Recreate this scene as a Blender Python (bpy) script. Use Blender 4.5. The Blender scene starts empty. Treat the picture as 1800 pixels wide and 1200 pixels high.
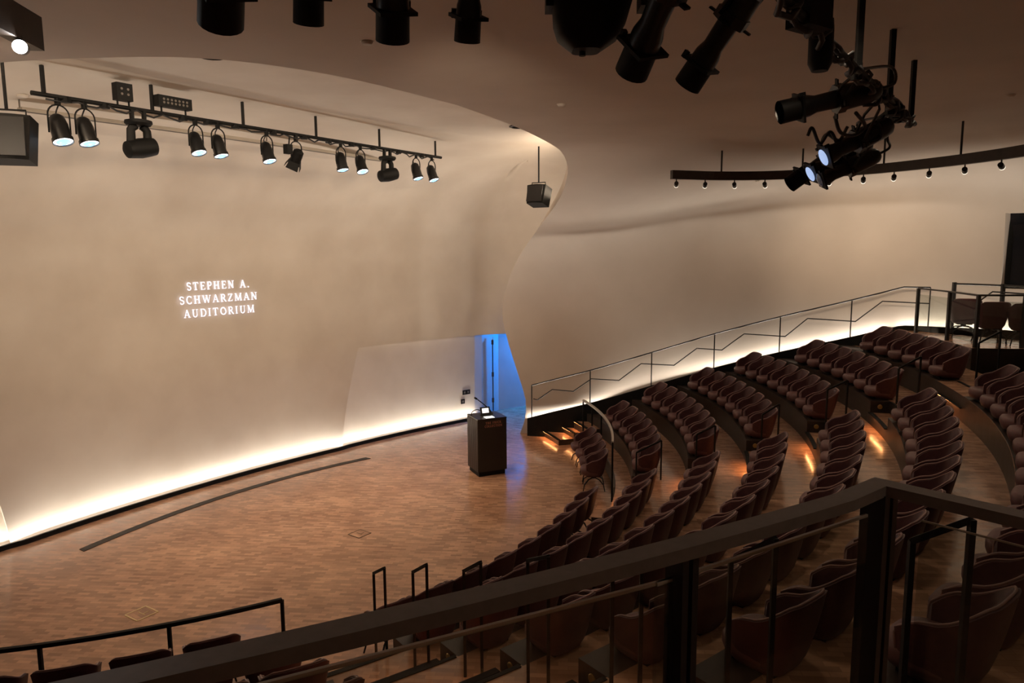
import bpy, math, random
from mathutils import Vector, Matrix
sc = bpy.context.scene
col = sc.collection
R_ = random.Random(7)
pi, sin, cos = math.pi, math.sin, math.cos

# ------------------------------------------------------------------ camera, world, exposure
cam = bpy.data.objects.new('camera', bpy.data.cameras.new('camera'))
col.objects.link(cam); sc.camera = cam
cam.data.sensor_width = 36.0
cam.data.lens = 1273.67 / 1800 * 36.0
cam.data.clip_start = 0.05
PITCH, ROLL = 0.13095, 0.00626
cam.matrix_world = (Matrix.Translation((0, 0, 4.871)) @ Matrix.Rotation(pi / 2 - PITCH, 4, 'X')
                    @ Matrix.Rotation(-ROLL, 4, 'Z'))
w = bpy.data.worlds.new('world'); sc.world = w; w.use_nodes = True
w.node_tree.nodes['Background'].inputs[0].default_value = (0.02, 0.018, 0.016, 1)
w.node_tree.nodes['Background'].inputs[1].default_value = 0.2
sc.view_settings.view_transform = 'Standard'
sc.view_settings.look = 'None'
sc.view_settings.gamma = 1.0
sc.view_settings.use_curve_mapping = False
sc.view_settings.exposure = 0.1
sc.cycles.diffuse_bounces = 4
sc.cycles.max_bounces = 8
sc.cycles.sample_clamp_indirect = 4.0
sc.cycles.adaptive_threshold = 0.03

# light levels, gathered here for tuning
L_STAGE_COVE = 11.5      # W per metre of LED at the stage wall
L_HALL_COVE = 10.0       # W per metre of LED at the hall wall
L_TRACK = 82.0          # W per track head
L_PAR = 150.0            # W per stage can
L_FOH = 580.0           # W per ellipsoidal on the stage wall
L_HOUSE = 46.0          # W per house downlight and added rail fill
L_BLUE = 150.0
L_EDGE = 7.0            # W per metre of LED behind the free edge of the hall shell
WARM = (1.0, 0.79, 0.57)
NEUTRAL = (1.0, 0.92, 0.80)

# ------------------------------------------------------------------ room geometry in plan
CX, CY = -6.923, 14.841          # centre of the seating arcs
AX = 0.625                       # angle of the room's axis
def pol(r, th, z=0.0): return Vector((CX + r * cos(th), CY - r * sin(th), z))
def ab(a, b, z=0.0):
    return Vector((CX + a * cos(AX) + b * sin(AX), CY - a * sin(AX) + b * cos(AX), z))
def to_ab(p):
    x, y = p[0] - CX, p[1] - CY
    return (x * cos(AX) - y * sin(AX), x * sin(AX) + y * cos(AX))
def mirror(p):
    a, b = to_ab(p); q = ab(a, -b, p[2] if len(p) > 2 else 0); return q
FL = lambda i: 0.28 + 0.39 * (i - 1)          # floor of the tier that row i stands on
RR = lambda i: 8.875 + 0.9931 * (i - 1)       # radius of the top of the backrests
FRONT = lambda i: RR(i) - 0.55                # radius of the tier's front edge

# ------------------------------------------------------------------ materials
MATS = {}
def mat(name, color, rough=0.6, metal=0.0, emit=None, estr=0.0, coat=0.0, spec=0.5):
    if name in MATS: return MATS[name]
    m = bpy.data.materials.new(name); m.use_nodes = True
    b = m.node_tree.nodes['Principled BSDF']
    b.inputs['Base Color'].default_value = (*color, 1)
    b.inputs['Roughness'].default_value = rough
    b.inputs['Metallic'].default_value = metal
    b.inputs['Specular IOR Level'].default_value = spec
    b.inputs['Coat Weight'].default_value = coat
    if emit:
        b.inputs['Emission Color'].default_value = (*emit, 1)
        b.inputs['Emission Strength'].default_value = estr
    MATS[name] = m; return m
def noisy(name, c1, c2, scale, rough, bump=0.0, detail=5.0, stretch=(1, 1, 1), metal=0.0, spec=0.5, coords='Object'):
    m = mat(name, c1, rough, metal, spec=spec); nt = m.node_tree; b = nt.nodes['Principled BSDF']
    tc = nt.nodes.new('ShaderNodeTexCoord'); mp = nt.nodes.new('ShaderNodeMapping')
    mp.inputs['Scale'].default_value = stretch
    nt.links.new(tc.outputs[coords], mp.inputs[0])
    n = nt.nodes.new('ShaderNodeTexNoise'); n.inputs['Scale'].default_value = scale; n.inputs['Detail'].default_value = detail
    nt.links.new(mp.outputs[0], n.inputs['Vector'])
    r = nt.nodes.new('ShaderNodeValToRGB')
    r.color_ramp.elements[0].position = 0.3; r.color_ramp.elements[1].position = 0.7
    r.color_ramp.elements[0].color = (*c1, 1); r.color_ramp.elements[1].color = (*c2, 1)
    nt.links.new(n.outputs['Fac'], r.inputs[0]); nt.links.new(r.outputs[0], b.inputs['Base Color'])
    if bump:
        bp = nt.nodes.new('ShaderNodeBump'); bp.inputs['Strength'].default_value = bump; bp.inputs['Distance'].default_value = 0.01
        nt.links.new(n.outputs['Fac'], bp.inputs['Height']); nt.links.new(bp.outputs[0], b.inputs['Normal'])
    return m
PLASTER = noisy('light_mottled_plaster', (0.62, 0.545, 0.465), (0.75, 0.68, 0.595), 0.7, 0.62, 0.05, 6.0, spec=0.25)  # plaster mottling, with cloudy stage light put into its tone
PLASTER_H = noisy('dimmed_hall_plaster', (0.52, 0.445, 0.378), (0.59, 0.51, 0.44), 0.8, 0.62, 0.05, 6.0, spec=0.25)  # darker copy of the stage plaster; dimmer hall light put into its colour

def wood_block():
    m = mat('wood_block_floor', (0.3, 0.15, 0.08), 0.3); nt = m.node_tree; b = nt.nodes['Principled BSDF']
    tc = nt.nodes.new('ShaderNodeTexCoord'); mp = nt.nodes.new('ShaderNodeMapping')
    mp.inputs['Rotation'].default_value = (0, 0, 0.08)
    nt.links.new(tc.outputs['Object'], mp.inputs[0])
    br = nt.nodes.new('ShaderNodeTexBrick')
    br.inputs['Scale'].default_value = 1.0
    br.inputs['Brick Width'].default_value = 0.17; br.inputs['Row Height'].default_value = 0.058
    br.inputs['Mortar Size'].default_value = 0.0018; br.inputs['Bias'].default_value = 0.0
    br.inputs['Color1'].default_value = (0.50, 0.48, 0.48, 1); br.inputs['Color2'].default_value = (0.98, 0.95, 0.92, 1)
    br.inputs['Mortar'].default_value = (0.52, 0.50, 0.49, 1)
    nt.links.new(mp.outputs[0], br.inputs['Vector'])
    ns = nt.nodes.new('ShaderNodeTexNoise'); ns.inputs['Scale'].default_value = 1.3; ns.inputs['Detail'].default_value = 6
    nt.links.new(tc.outputs['Object'], ns.inputs['Vector'])
    ramp = nt.nodes.new('ShaderNodeValToRGB')
    ramp.color_ramp.elements[0].position = 0.33; ramp.color_ramp.elements[0].color = (0.53, 0.295, 0.185, 1)
    ramp.color_ramp.elements[1].position = 0.68; ramp.color_ramp.elements[1].color = (0.72, 0.43, 0.275, 1)
    nt.links.new(ns.outputs['Fac'], ramp.inputs[0])
    mx = nt.nodes.new('ShaderNodeMix'); mx.data_type = 'RGBA'; mx.blend_type = 'MULTIPLY'
    mx.inputs[0].default_value = 0.8
    nt.links.new(ramp.outputs[0], mx.inputs[6]); nt.links.new(br.outputs['Color'], mx.inputs[7])
    nt.links.new(mx.outputs[2], b.inputs['Base Color'])
    r2 = nt.nodes.new('ShaderNodeMapRange'); r2.inputs[1].default_value = 0.5; r2.inputs[3].default_value = 0.13; r2.inputs[4].default_value = 0.26
    nt.links.new(br.outputs['Color'], r2.inputs[0]); nt.links.new(r2.outputs[0], b.inputs['Roughness'])
    return m
WOOD = wood_block()
RISER = noisy('dark_bronze_riser', (0.030, 0.020, 0.015), (0.042, 0.028, 0.021), 14, 0.42, 0.0)
BLACK = mat('black_metal', (0.012, 0.011, 0.011), 0.38)
BLACKM = noisy('matt_black_paint', (0.005, 0.005, 0.005), (0.009, 0.0085, 0.008), 25, 0.6, spec=0.22)
GLOSSB = mat('gloss_black_enamel', (0.004, 0.004, 0.004), 0.36)
BRONZE = noisy('dark_bronze_rail', (0.17, 0.145, 0.135), (0.20, 0.172, 0.16), 40, 0.45, metal=0.3)
PALE = mat('pale_steel', (0.55, 0.52, 0.47), 0.35, 0.6)
BRASS = mat('brass', (0.62, 0.43, 0.16), 0.32, 0.9)
VELVET = noisy('plum_leather', (0.064, 0.022, 0.025), (0.088, 0.031, 0.034), 30, 0.50, 0.06, spec=0.45)
PIPING = mat('plum_piping', (0.26, 0.145, 0.13), 0.42)
SEATM = noisy('plum_seat_leather', (0.115, 0.048, 0.047), (0.15, 0.064, 0.062), 25, 0.50, 0.05)
RUBBER = mat('cable_rubber', (0.012, 0.012, 0.013), 0.5)
GREY = mat('grey_panel', (0.16, 0.14, 0.12), 0.55)
LENSB = mat('blue_lens', (0.1, 0.2, 0.3), 0.1, emit=(0.25, 0.62, 1.0), estr=2.2)
LENSW = mat('white_lens_rim', (0.8, 0.85, 0.9), 0.2, emit=(0.85, 0.93, 1.0), estr=4.0)
LENSD = mat('unlit_lens', (0.06, 0.10, 0.16), 0.06, emit=(0.35, 0.5, 0.8), estr=0.02)  # faint blue sheen put in as emission
TRACKLENS = mat('track_lens', (1, 0.9, 0.7), 0.3, emit=(1, 0.86, 0.66), estr=9.0)
LEDSTRIP = mat('cove_led', (1, 0.9, 0.8), 0.4, emit=NEUTRAL, estr=6.0)
AMBER = mat('amber_step_led', (1, 0.5, 0.2), 0.4, emit=(1.0, 0.40, 0.13), estr=30.0)
BLUEWALL = noisy('vestibule_paint', (0.52, 0.52, 0.52), (0.56, 0.56, 0.56), 3, 0.5)
LETTERS = mat('projected_letters', (0.9, 0.9, 0.95), 0.6, emit=(0.86, 0.84, 1.0), estr=1.25)  # projected light put in as glowing letter meshes
COPPER = mat('copper_letters', (0.60, 0.25, 0.17), 0.4, 0.2)
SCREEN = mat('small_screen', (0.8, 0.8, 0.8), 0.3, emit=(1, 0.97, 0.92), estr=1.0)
DARKGLASS = mat('booth_glass', (0.015, 0.016, 0.020), 0.08)
WHITEP = mat('white_plastic', (0.62, 0.56, 0.49), 0.5)
def glassmat():
    m = bpy.data.materials.new('balustrade_glass'); m.use_nodes = True; nt = m.node_tree
    for n in list(nt.nodes): nt.nodes.remove(n)
    o = nt.nodes.new('ShaderNodeOutputMaterial'); mx = nt.nodes.new('ShaderNodeMixShader')
    t = nt.nodes.new('ShaderNodeBsdfTransparent'); t.inputs[0].default_value = (0.84, 0.86, 0.84, 1)
    g = nt.nodes.new('ShaderNodeBsdfGlossy'); g.inputs['Roughness'].default_value = 0.02
    mx.inputs[0].default_value = 0.05
    nt.links.new(t.outputs[0], mx.inputs[1]); nt.links.new(g.outputs[0], mx.inputs[2])
    nt.links.new(mx.outputs[0], o.inputs[0]); return m
GLASS = glassmat()

# ------------------------------------------------------------------ mesh helpers
class MB:
    def __init__(s): s.v = []; s.f = []; s.m = []; s.M = None
    def add(s, vs, fs, mi=0):
        o = len(s.v)
        s.v += [tuple((s.M @ Vector(v)) if s.M is not None else v) for v in vs]
        s.f += [tuple(i + o for i in f) for f in fs]; s.m += [mi] * len(fs); return s
    def box(s, c, size, rot=None, mi=0):
        hx, hy, hz = size[0] / 2, size[1] / 2, size[2] / 2
        vs = [Vector((x, y, z)) for x in (-hx, hx) for y in (-hy, hy) for z in (-hz, hz)]
        if rot is not None: vs = [rot @ v for v in vs]
        vs = [v + Vector(c) for v in vs]
        return s.add(vs, [(0, 1, 3, 2), (4, 6, 7, 5), (0, 4, 5, 1), (2, 3, 7, 6), (0, 2, 6, 4), (1, 5, 7, 3)], mi)
    def tube(s, pts, r, n=8, cap=True, mi=0, closed=False, aspect=1.0, up=None):
        P = [Vector(p) for p in pts]; N = len(P)
        rs = r if isinstance(r, (list, tuple)) else [r] * N
        rings = []; prev = None
        for i in range(N):
            a = P[i - 1] if (i > 0 or closed) else P[i]; b = P[(i + 1) % N] if (i < N - 1 or closed) else P[i]
            t = (b - a)
            if t.length < 1e-9: t = Vector((0, 0, 1))
            t.normalize()
            if prev is None:
                ref = Vector(up) if up else (Vector((0, 0, 1)) if abs(t.z) < 0.9 else Vector((1, 0, 0)))
                x = t.cross(ref).normalized()
            else:
                x = (prev - t * prev.dot(t))
                x = x.normalized() if x.length > 1e-6 else t.orthogonal().normalized()
            prev = x; y = t.cross(x)
            rings.append([P[i] + (x * cos(2 * pi * (k + .5) / n) + y * sin(2 * pi * (k + .5) / n) * aspect) * rs[i] for k in range(n)])
        vs = [v for rg in rings for v in rg]; fs = []
        for i in range(N if closed else N - 1):
            j = (i + 1) % N
            for k in range(n):
                fs.append((i * n + k, i * n + (k + 1) % n, j * n + (k + 1) % n, j * n + k))
        if cap and not closed: fs += [tuple(range(n))[::-1], tuple((N - 1) * n + k for k in range(n))]
        return s.add(vs, fs, mi)
    def lathe(s, prof, n=20, M=None, mi=0, capa=True, capb=True):
        # prof: (radius, z) along local z
        vs = []; fs = []
        for r, z in prof:
            for k in range(n):
                v = Vector((r * cos(2 * pi * k / n), r * sin(2 * pi * k / n), z))
                vs.append(M @ v if M is not None else v)
        for i in range(len(prof) - 1):
            for k in range(n):
                fs.append((i * n + k, i * n + (k + 1) % n, (i + 1) * n + (k + 1) % n, (i + 1) * n + k))
        if capa: fs.append(tuple(range(n))[::-1])
        if capb: fs.append(tuple((len(prof) - 1) * n + k for k in range(n)))
        return s.add(vs, fs, mi)
    def sector(s, r0, r1, t0, t1, z0, z1, n=24, top=1, side=0):
        # solid ring sector; t0 may be a function of radius
        T0 = t0 if callable(t0) else (lambda r: t0)
        vs = []
        for k in range(n + 1):
            u = k / n
            for r in (r0, r1):
                a = T0(r) + (t1 - T0(r)) * u
                for z in (z0, z1): vs.append(pol(r, a, z))
        fs = []; ms = []
        for k in range(n):
            o = 4 * k; q = o + 4
            fs += [(o + 1, q + 1, q + 3, o + 3), (o, o + 2, q + 2, q), (o, q, q + 1, o + 1), (o + 2, o + 3, q + 3, q + 2)]
            ms += [top, side, side, side]
        fs += [(0, 1, 3, 2), (4 * n, 4 * n + 2, 4 * n + 3, 4 * n + 1)]; ms += [side, side]
        o0 = len(s.f); s.add(vs, fs); s.m[o0:] = ms; return s
    def build(s, name, mats, parent=None, smooth=False, auto=None):
        me = bpy.data.meshes.new(name); me.from_pydata([tuple(v) for v in s.v], [], s.f); me.update()
        for m in (mats if isinstance(mats, (list, tuple)) else [mats]): me.materials.append(m)
        if any(s.m): me.polygons.foreach_set('material_index', s.m)
        if smooth:
            me.polygons.foreach_set('use_smooth', [True] * len(me.polygons))
            if auto:
                import bmesh
                bm = bmesh.new(); bm.from_mesh(me)
                for e in bm.edges:
                    if len(e.link_faces) == 2 and e.calc_face_angle(0) > auto: e.smooth = False
                bm.to_mesh(me); bm.free()
        o = bpy.data.objects.new(name, me); col.objects.link(o)
        if parent: o.parent = parent
        return o
def tag(o, label=None, cat=None, group=None, kind=None):
    if label: o['label'] = label
    if cat: o['category'] = cat
    if group: o['group'] = group
    if kind: o['kind'] = kind
    return o
def empty(name, loc=(0, 0, 0), rz=0.0):
    o = bpy.data.objects.new(name, None); col.objects.link(o)
    o.location = loc; o.rotation_euler = (0, 0, rz); o.empty_display_size = 0.1; return o
def copy_tree(o, parent=None):
    c = o.copy(); col.objects.link(c); c.parent = parent
    for ch in o.children: copy_tree(ch, c)
    return c
def aim(p, q):
    # matrix at p whose local -Z looks at q
    d = (Vector(q) - Vector(p)).normalized()
    return Matrix.Translation(p) @ d.to_track_quat('-Z', 'Y').to_matrix().to_4x4()
def spot(name, p, q, power, color, angle, blend=0.6, size=0.06, parent=None):
    l = bpy.data.lights.new(name, 'SPOT'); l.energy = power; l.color = color
    l.spot_size = angle; l.spot_blend = blend; l.shadow_soft_size = size
    o = bpy.data.objects.new(name, l); col.objects.link(o)
    o.matrix_world = aim(p, q); return o
def crom(pts, n):
    # Catmull-Rom through pts, n samples per span
    P = [Vector(p) for p in pts]; out = []
    for i in range(len(P) - 1):
        p0 = P[i - 1] if i else P[0] * 2 - P[1]; p1, p2 = P[i], P[i + 1]
        p3 = P[i + 2] if i + 2 < len(P) else P[-1] * 2 - P[-2]
        for k in range(n):
            t = k / n
            out.append(0.5 * ((2 * p1) + (p2 - p0) * t + (2 * p0 - 5 * p1 + 4 * p2 - p3) * t * t + (3 * p1 - p0 - 3 * p2 + p3) * t ** 3))
    out.append(P[-1]); return out
def resample(pts, n):
    P = [Vector(p) for p in pts]; d = [0.0]
    for i in range(1, len(P)): d.append(d[-1] + (P[i] - P[i - 1]).length)
    out = []; j = 0
    for k in range(n + 1):
        t = d[-1] * k / n
        while j < len(P) - 2 and d[j + 1] < t: j += 1
        s = (t - d[j]) / max(d[j + 1] - d[j], 1e-9); out.append(P[j].lerp(P[j + 1], min(max(s, 0), 1)))
    return out
def lerp_tab(tab, x):
    if x <= tab[0][0]: return tab[0][1]
    for (a, va), (b, vb) in zip(tab, tab[1:]):
        if x <= b: return va + (vb - va) * (x - a) / (b - a)
    return tab[-1][1]

# ------------------------------------------------------------------ hall shell (right wall, rear wall, ceiling)
ZC = 6.75
WALLP = crom([(*p, 0) for p in [(0.2, 18.5), (1.1, 18.27), (2.1, 18.02), (3.45, 17.8), (4.95, 17.5), (6.35, 16.95), (7.6, 16.25), (8.6, 15.75), (9.5, 15.25),
              (10.4, 14.55), (11.6, 13.2), (12.3, 11.5), tuple(pol(20.0, .30))[:2], tuple(pol(20.0, .45))[:2], tuple(pol(20.0, .625))[:2]]], 8)
def wall_theta(r):
    # angle at which the circle of radius r meets the hall wall
    best = None
    for p, q in zip(WALLP, WALLP[1:]):
        rp, rq = math.hypot(p.x - CX, p.y - CY), math.hypot(q.x - CX, q.y - CY)
        if (rp - r) * (rq - r) <= 0 and rp != rq:
            t = (r - rp) / (rq - rp); x = p.lerp(q, t); return math.atan2(-(x.y - CY), x.x - CX)
    return 0.3
EDGE_FULL = crom([(.20, 18.56, 0.0), (.31, 18.48, .34), (.36, 18.39, .81), (.26, 18.59, 1.22), (.07, 18.93, 1.77), (-.15, 19.29, 2.49), (-.26, 19.44, 3.08),
               (-.17, 19.32, 3.7), (.16, 18.77, 4.54), (.66, 17.66, 5.3), (1.06, 16.35, 5.88), (1.17, 15.45, 6.28), (1.12, 14.95, 6.55), (.93, 14.4, 6.72), (.52, 13.13, 6.75), (.02, 11.72, 6.75),
               (-.72, 10.05, 6.75)], 6)
NLOW = 8 * 6
EDGE_R, EDGE_T = EDGE_FULL[:NLOW + 1], EDGE_FULL[NLOW:]
EDGE_LT = [mirror(p) for p in EDGE_FULL[NLOW:NLOW + 19]] + crom([tuple(mirror(EDGE_FULL[NLOW + 19])), (-6.9, 8.35, 6.70), (-6.0, 7.9, 6.75), (-5.18, 7.67, 6.75), (-4.23, 7.52, 6.75), (-3.0, 7.57, 6.75), (-1.88, 8.39, 6.75), (-.72, 10.05, 6.75)], 6)
PROF = [(4.5, 0), (5.0, .03), (5.5, .15), (5.8, .30), (6.1, .62), (6.35, 1.15), (6.52, 1.9), (6.65, 2.8), (6.72, 3.8), (6.75, 5.0)]
NA, NB, NB1 = 16, 44, 26
def hall_columns(side):
    P = resample(WALLP, 72); n = len(P) - 1
    if side < 0: P = [mirror(p) for p in P]
    low = [Vector(p) if side > 0 else mirror(p) for p in EDGE_R]
    top = EDGE_T if side > 0 else EDGE_LT
    E = resample(low, NA)[:-1] + resample(top[:31], NB1)[:-1] + resample(top[30:], NB - NB1)
    cols = []
    def G(j):
        p = P[j]; u = j / n
        T = ab(7.83 + (17.0 - 7.83) * u ** 0.8, 0, ZC)
        if j == 0: T = E[-1]
        d = Vector((T.x - p.x, T.y - p.y, 0)); Ld = d.length; d.normalize()
        A = [Vector((p.x, p.y, 4.5 * k / NA)) for k in range(NA)]
        path = crom([tuple(Vector((p.x, p.y, 0)) + d * min(wv, Ld * .9) + Vector((0, 0, z))) for z, wv in PROF], 4)
        return A + resample(path, NB1)[:-1] + resample([path[-1], Vector((T.x, T.y, ZC))], NB - NB1)
    g0 = G(0); D = [e - g for e, g in zip(E, g0)]
    for j in range(n + 1):
        g = G(j); s = j / n * 22.0
        wgt = max(0.0, 1 - s / 9.0); wgt = wgt * wgt * (3 - 2 * wgt)
        w2 = max(0.0, 1 - s / 5.0); w2 = w2 * w2 * (3 - 2 * w2)
        cols.append([a + d * (w2 + (wgt - w2) * min(max((k - NA + 2) / 14, 0), 1)) for k, (a, d) in enumerate(zip(g, D))])
    nr = len(cols[0])
    for it in range(240):                       # fair the shell, free edge and foot held
        new = [c[:] for c in cols]
        for j in range(1, n):
            for k in range(NA - 12, nr - 1):
                f = (.60 if it % 2 == 0 else -.615) * min(1.0, (k - NA + 13) / 12)
                new[j][k] = cols[j][k] * (1 - f) + (cols[j - 1][k] + cols[j + 1][k] + cols[j][k - 1] + cols[j][k + 1]) * (f * .25)
        cols = new
    return cols, E
def grid_mesh(mb, cols, skip=None, flip=False):
    nr = len(cols[0]); vs = [v for c in cols for v in c]; fs = []
    for i in range(len(cols) - 1):
        for k in range(nr - 1):
            if skip and skip(i, k): continue
            f = (i * nr + k, (i + 1) * nr + k, (i + 1) * nr + k + 1, i * nr + k + 1)
            fs.append(f[::-1] if flip else f)
    mb.add(vs, fs)
WIN = {}; EDGES = {}
def build_hall():
    for side, nm in ((1, 'right'), (-1, 'left')):
        cols, E = hall_columns(side)
        # booth window opening on the right wall near the gallery
        lo = hi = None
        if side > 0:
            js = [j for j in range(len(cols)) if 10.0 < cols[j][0].x < 12.3 and cols[j][0].y > 11.8]
            lo, hi = js[0], js[-1]
            kz = [k for k in range(len(cols[0])) if 3.9 < cols[lo][k].z < 5.6]
            k0, k1 = kz[0], kz[-1]
            WIN.update(cols=[cols[j] for j in range(lo, hi + 1)], k0=k0, k1=k1)
        wall_rows = NA + 12
        mb = MB(); grid_mesh(mb, [c[:wall_rows + 1] for c in cols], (lambda i, k: lo <= i < hi and k0 <= k < k1) if side > 0 else None, flip=side > 0)
        # return of the free edge, so that the shell has thickness where it ends
        lip = []
        ob = ab(0, side * 1.0) - ab(0, 0)
        for e in E:
            t = min(max((e.z - 4.6) / 2.0, 0), 1)
            lip.append(e + ob * 0.28 * (1 - t) + Vector((0, 0, 0.5 * t)))
        EDGES[side] = (E, lip, ob)
        mb2 = MB(); grid_mesh(mb2, [E[:wall_rows + 1], lip[:wall_rows + 1]], flip=side < 0)
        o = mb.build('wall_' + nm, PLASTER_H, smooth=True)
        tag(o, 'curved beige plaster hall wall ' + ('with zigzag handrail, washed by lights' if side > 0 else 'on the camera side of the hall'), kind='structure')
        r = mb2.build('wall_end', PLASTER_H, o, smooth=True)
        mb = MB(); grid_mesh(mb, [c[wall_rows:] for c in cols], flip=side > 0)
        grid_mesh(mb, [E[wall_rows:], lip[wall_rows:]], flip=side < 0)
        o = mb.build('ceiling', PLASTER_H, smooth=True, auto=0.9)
        tag(o, 'smooth taupe hall ceiling, ' + ('half sweeping down to the far wall' if side > 0 else 'half above the camera side'), kind='structure')
build_hall()

# ------------------------------------------------------------------ stage shell
SPROF = [(0, 0), (2.7, 0.0), (3.5, .015), (4.5, .08), (5.2, .22), (5.8, .48), (6.25, .85), (6.6, 1.35), (6.85, 2.0), (7.0, 2.9), (7.08, 4.0)]
back_a = lambda b: 0.58 + 0.0225 * (b - 0.15) ** 2
STAGEP = [ab(back_a(b), b) for b in [x * 0.26 for x in range(0, 31)]]           # b 0 .. 7.8
SIDEP = crom([tuple(ab(back_a(7.8), 7.8)), tuple(ab(2.35, 8.45)), tuple(ab(3.1, 9.0)), tuple(ab(4.4, 9.45)), tuple(ab(5.4, 9.7)), tuple(ab(6.2, 9.9))], 4)[1:]
def stage_cols(side):
    pts = STAGEP + SIDEP
    if side < 0: pts = [mirror(p) for p in pts]
    cols = []
    n = len(pts)
    zs = [0, .3, .6, .9, 1.2, 1.5, 1.8, 2.1, 2.42] + [2.42 + (7.08 - 2.42) * ((k + 1) / 26) ** .62 for k in range(26)]
    for j in range(n):
        a = pts[max(j - 1, 0)]; c = pts[min(j + 1, n - 1)]
        if j == 0: t = ab(0, 1) - ab(0, 0)
        else: t = (c - a)
        t.normalize(); nn = Vector((t.y, -t.x, 0))
        if side < 0 and j: nn = -nn
        cl = []
        for z in zs:
            wv = lerp_tab(SPROF, z)
            cl.append(pts[j] + nn * wv + Vector((0, 0, z)))
        # inner ceiling run towards the audience
        a_, b_ = to_ab(cl[-1])
        for k in range(1, 7):
            cl.append(ab(a_ + (9.2 - a_) * k / 6, b_ + (b_ * .55 - b_) * k / 6, 7.08 + 0.04 * k / 6))
        cols.append(cl)
    return cols, zs
def crease(z): return 3.55 + 0.55 * (z / 2.42) ** 1.4
def niche_depth(b, z=0.0): return 0.05 + 0.062 * (b - crease(z))
def build_stage():
    for side in (1, -1):
        cols, zs = stage_cols(side)
        ks = zs.index(2.42)
        mb = MB()
        # lower wall of the niche and the doorway are left out here
        grid_mesh(mb, [c[:len(zs)] for c in cols], lambda i, k: k < ks, flip=side > 0)
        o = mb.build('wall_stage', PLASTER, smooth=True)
        tag(o, 'curved beige plaster stage wall, ' + ('far half with side niche' if side > 0 else 'near half at the left'), kind='structure')
        mc = MB(); grid_mesh(mc, [c[len(zs) - 1:] for c in cols], flip=side > 0)
        c = mc.build('ceiling', PLASTER, smooth=True)
        tag(c, 'stage ceiling above the light batten, ' + ('far half' if side > 0 else 'near half'), kind='structure')
        # lower wall: centre panel and niche meet at a slanted crease; the niche is set back below a soffit
        zl = zs[:ks + 1]; bmax = (len(STAGEP) - 1) * .26
        fx = lambda p: p if side > 0 else mirror(p)
        mb = MB()
        cen = [[fx(ab(back_a(crease(z) * t / 16), crease(z) * t / 16, z)) for z in zl] for t in range(17)]
        grid_mesh(mb, cen, flip=side > 0)
        mb.build('centre_panel', PLASTER, o, smooth=True)
        mb = MB(); low = []; top = []
        for t in range(19):
            cl = []
            for z in zl:
                b = crease(z) + (bmax - crease(z)) * t / 18; cl.append(fx(ab(back_a(b) - niche_depth(b, z), b, z)))
            low.append(cl); b = crease(2.42) + (bmax - crease(2.42)) * t / 18; top.append(fx(ab(back_a(b), b, 2.42)))
        grid_mesh(mb, low, flip=side > 0)
        grid_mesh(mb, [[l[-1], f] for l, f in zip(low, top)], flip=side > 0)
        grid_mesh(mb, [cen[-1], low[0]], flip=side > 0)
        e = [v.copy() for v in low[-1]]
        bk = [v + (ab(1, 0) - ab(0, 0)) * .02 + (ab(0, 1) - ab(0, 0)) * .30 * side for v in e]
        grid_mesh(mb, [e, bk], flip=side > 0)                                            # door jamb
        mb.build('niche', PLASTER, o)
build_stage()

# ------------------------------------------------------------------ vestibule behind the stage, lit blue
def vestibule():
    mb = MB()
    A, B, C_, D_ = ab(1.603, 8.10), ab(1.50, 9.05), ab(2.75, 12.3), ab(6.0, 12.0)
    F_ = ab(6.0, 9.7)
    z1 = 2.62
    for p, q in ((A, B), (B, C_), (C_, D_), (D_, F_)):
        mb.add([p, q, q + Vector((0, 0, z1)), p + Vector((0, 0, z1))], [(0, 1, 2, 3)])
    mb.add([v + Vector((0, 0, z1)) for v in (ab(1.5, 7.9), B, C_, D_, F_, ab(3.0, 9.0), ab(2.4, 8.4))], [(0, 1, 2, 3, 4, 5, 6)])
    o = mb.build('wall_vestibule', BLUEWALL); tag(o, 'small side vestibule glowing blue behind the lectern', kind='structure')
    l = bpy.data.lights.new('blue_vestibule_lamp', 'AREA'); l.energy = L_BLUE; l.color = (0.0, 0.25, 1.0); l.size = 0.5
    lo = bpy.data.objects.new('blue_vestibule_lamp', l); col.objects.link(lo)
    lo.matrix_world = aim(ab(2.45, 10.5, 2.5), ab(1.8, 9.6, 0.9))
    # open door leaf seen edge-on with its bolts
    d = empty('door_1', ab(1.70, 8.52)); tag(d, 'dark edge of an open door in the blue doorway', kind='structure')
    u = (ab(1.56, 8.83) - ab(1.70, 8.52)).normalized(); ang = math.atan2(u.y, u.x)
    m = MB(); m.box((0.05, 0, 1.14), (0.06, 0.02, 2.26)); m.build('door_leaf', BLUEWALL, d).rotation_euler.z = ang
    m = MB(); m.box((-0.012, 0, 1.15), (0.022, 0.03, 2.1)); m.build('flush_bolt', BLACK, d).rotation_euler.z = ang
    for z in (0.42, 1.18, 2.12):
        m = MB(); m.box((-0.02, 0, z), (0.035, 0.06, 0.13)); m.build('hinge', BLACK, d).rotation_euler.z = ang
vestibule()

# ------------------------------------------------------------------ floor
m = MB(); N = 96
m.add([pol(0, 0)] + [pol(23.0, 2 * pi * k / N) for k in range(N)], [(0, (k + 1) % N + 1, k + 1) for k in range(N)])
fl = m.build('floor', WOOD); tag(fl, 'glossy reddish wood block stage floor', kind='structure')

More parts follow.
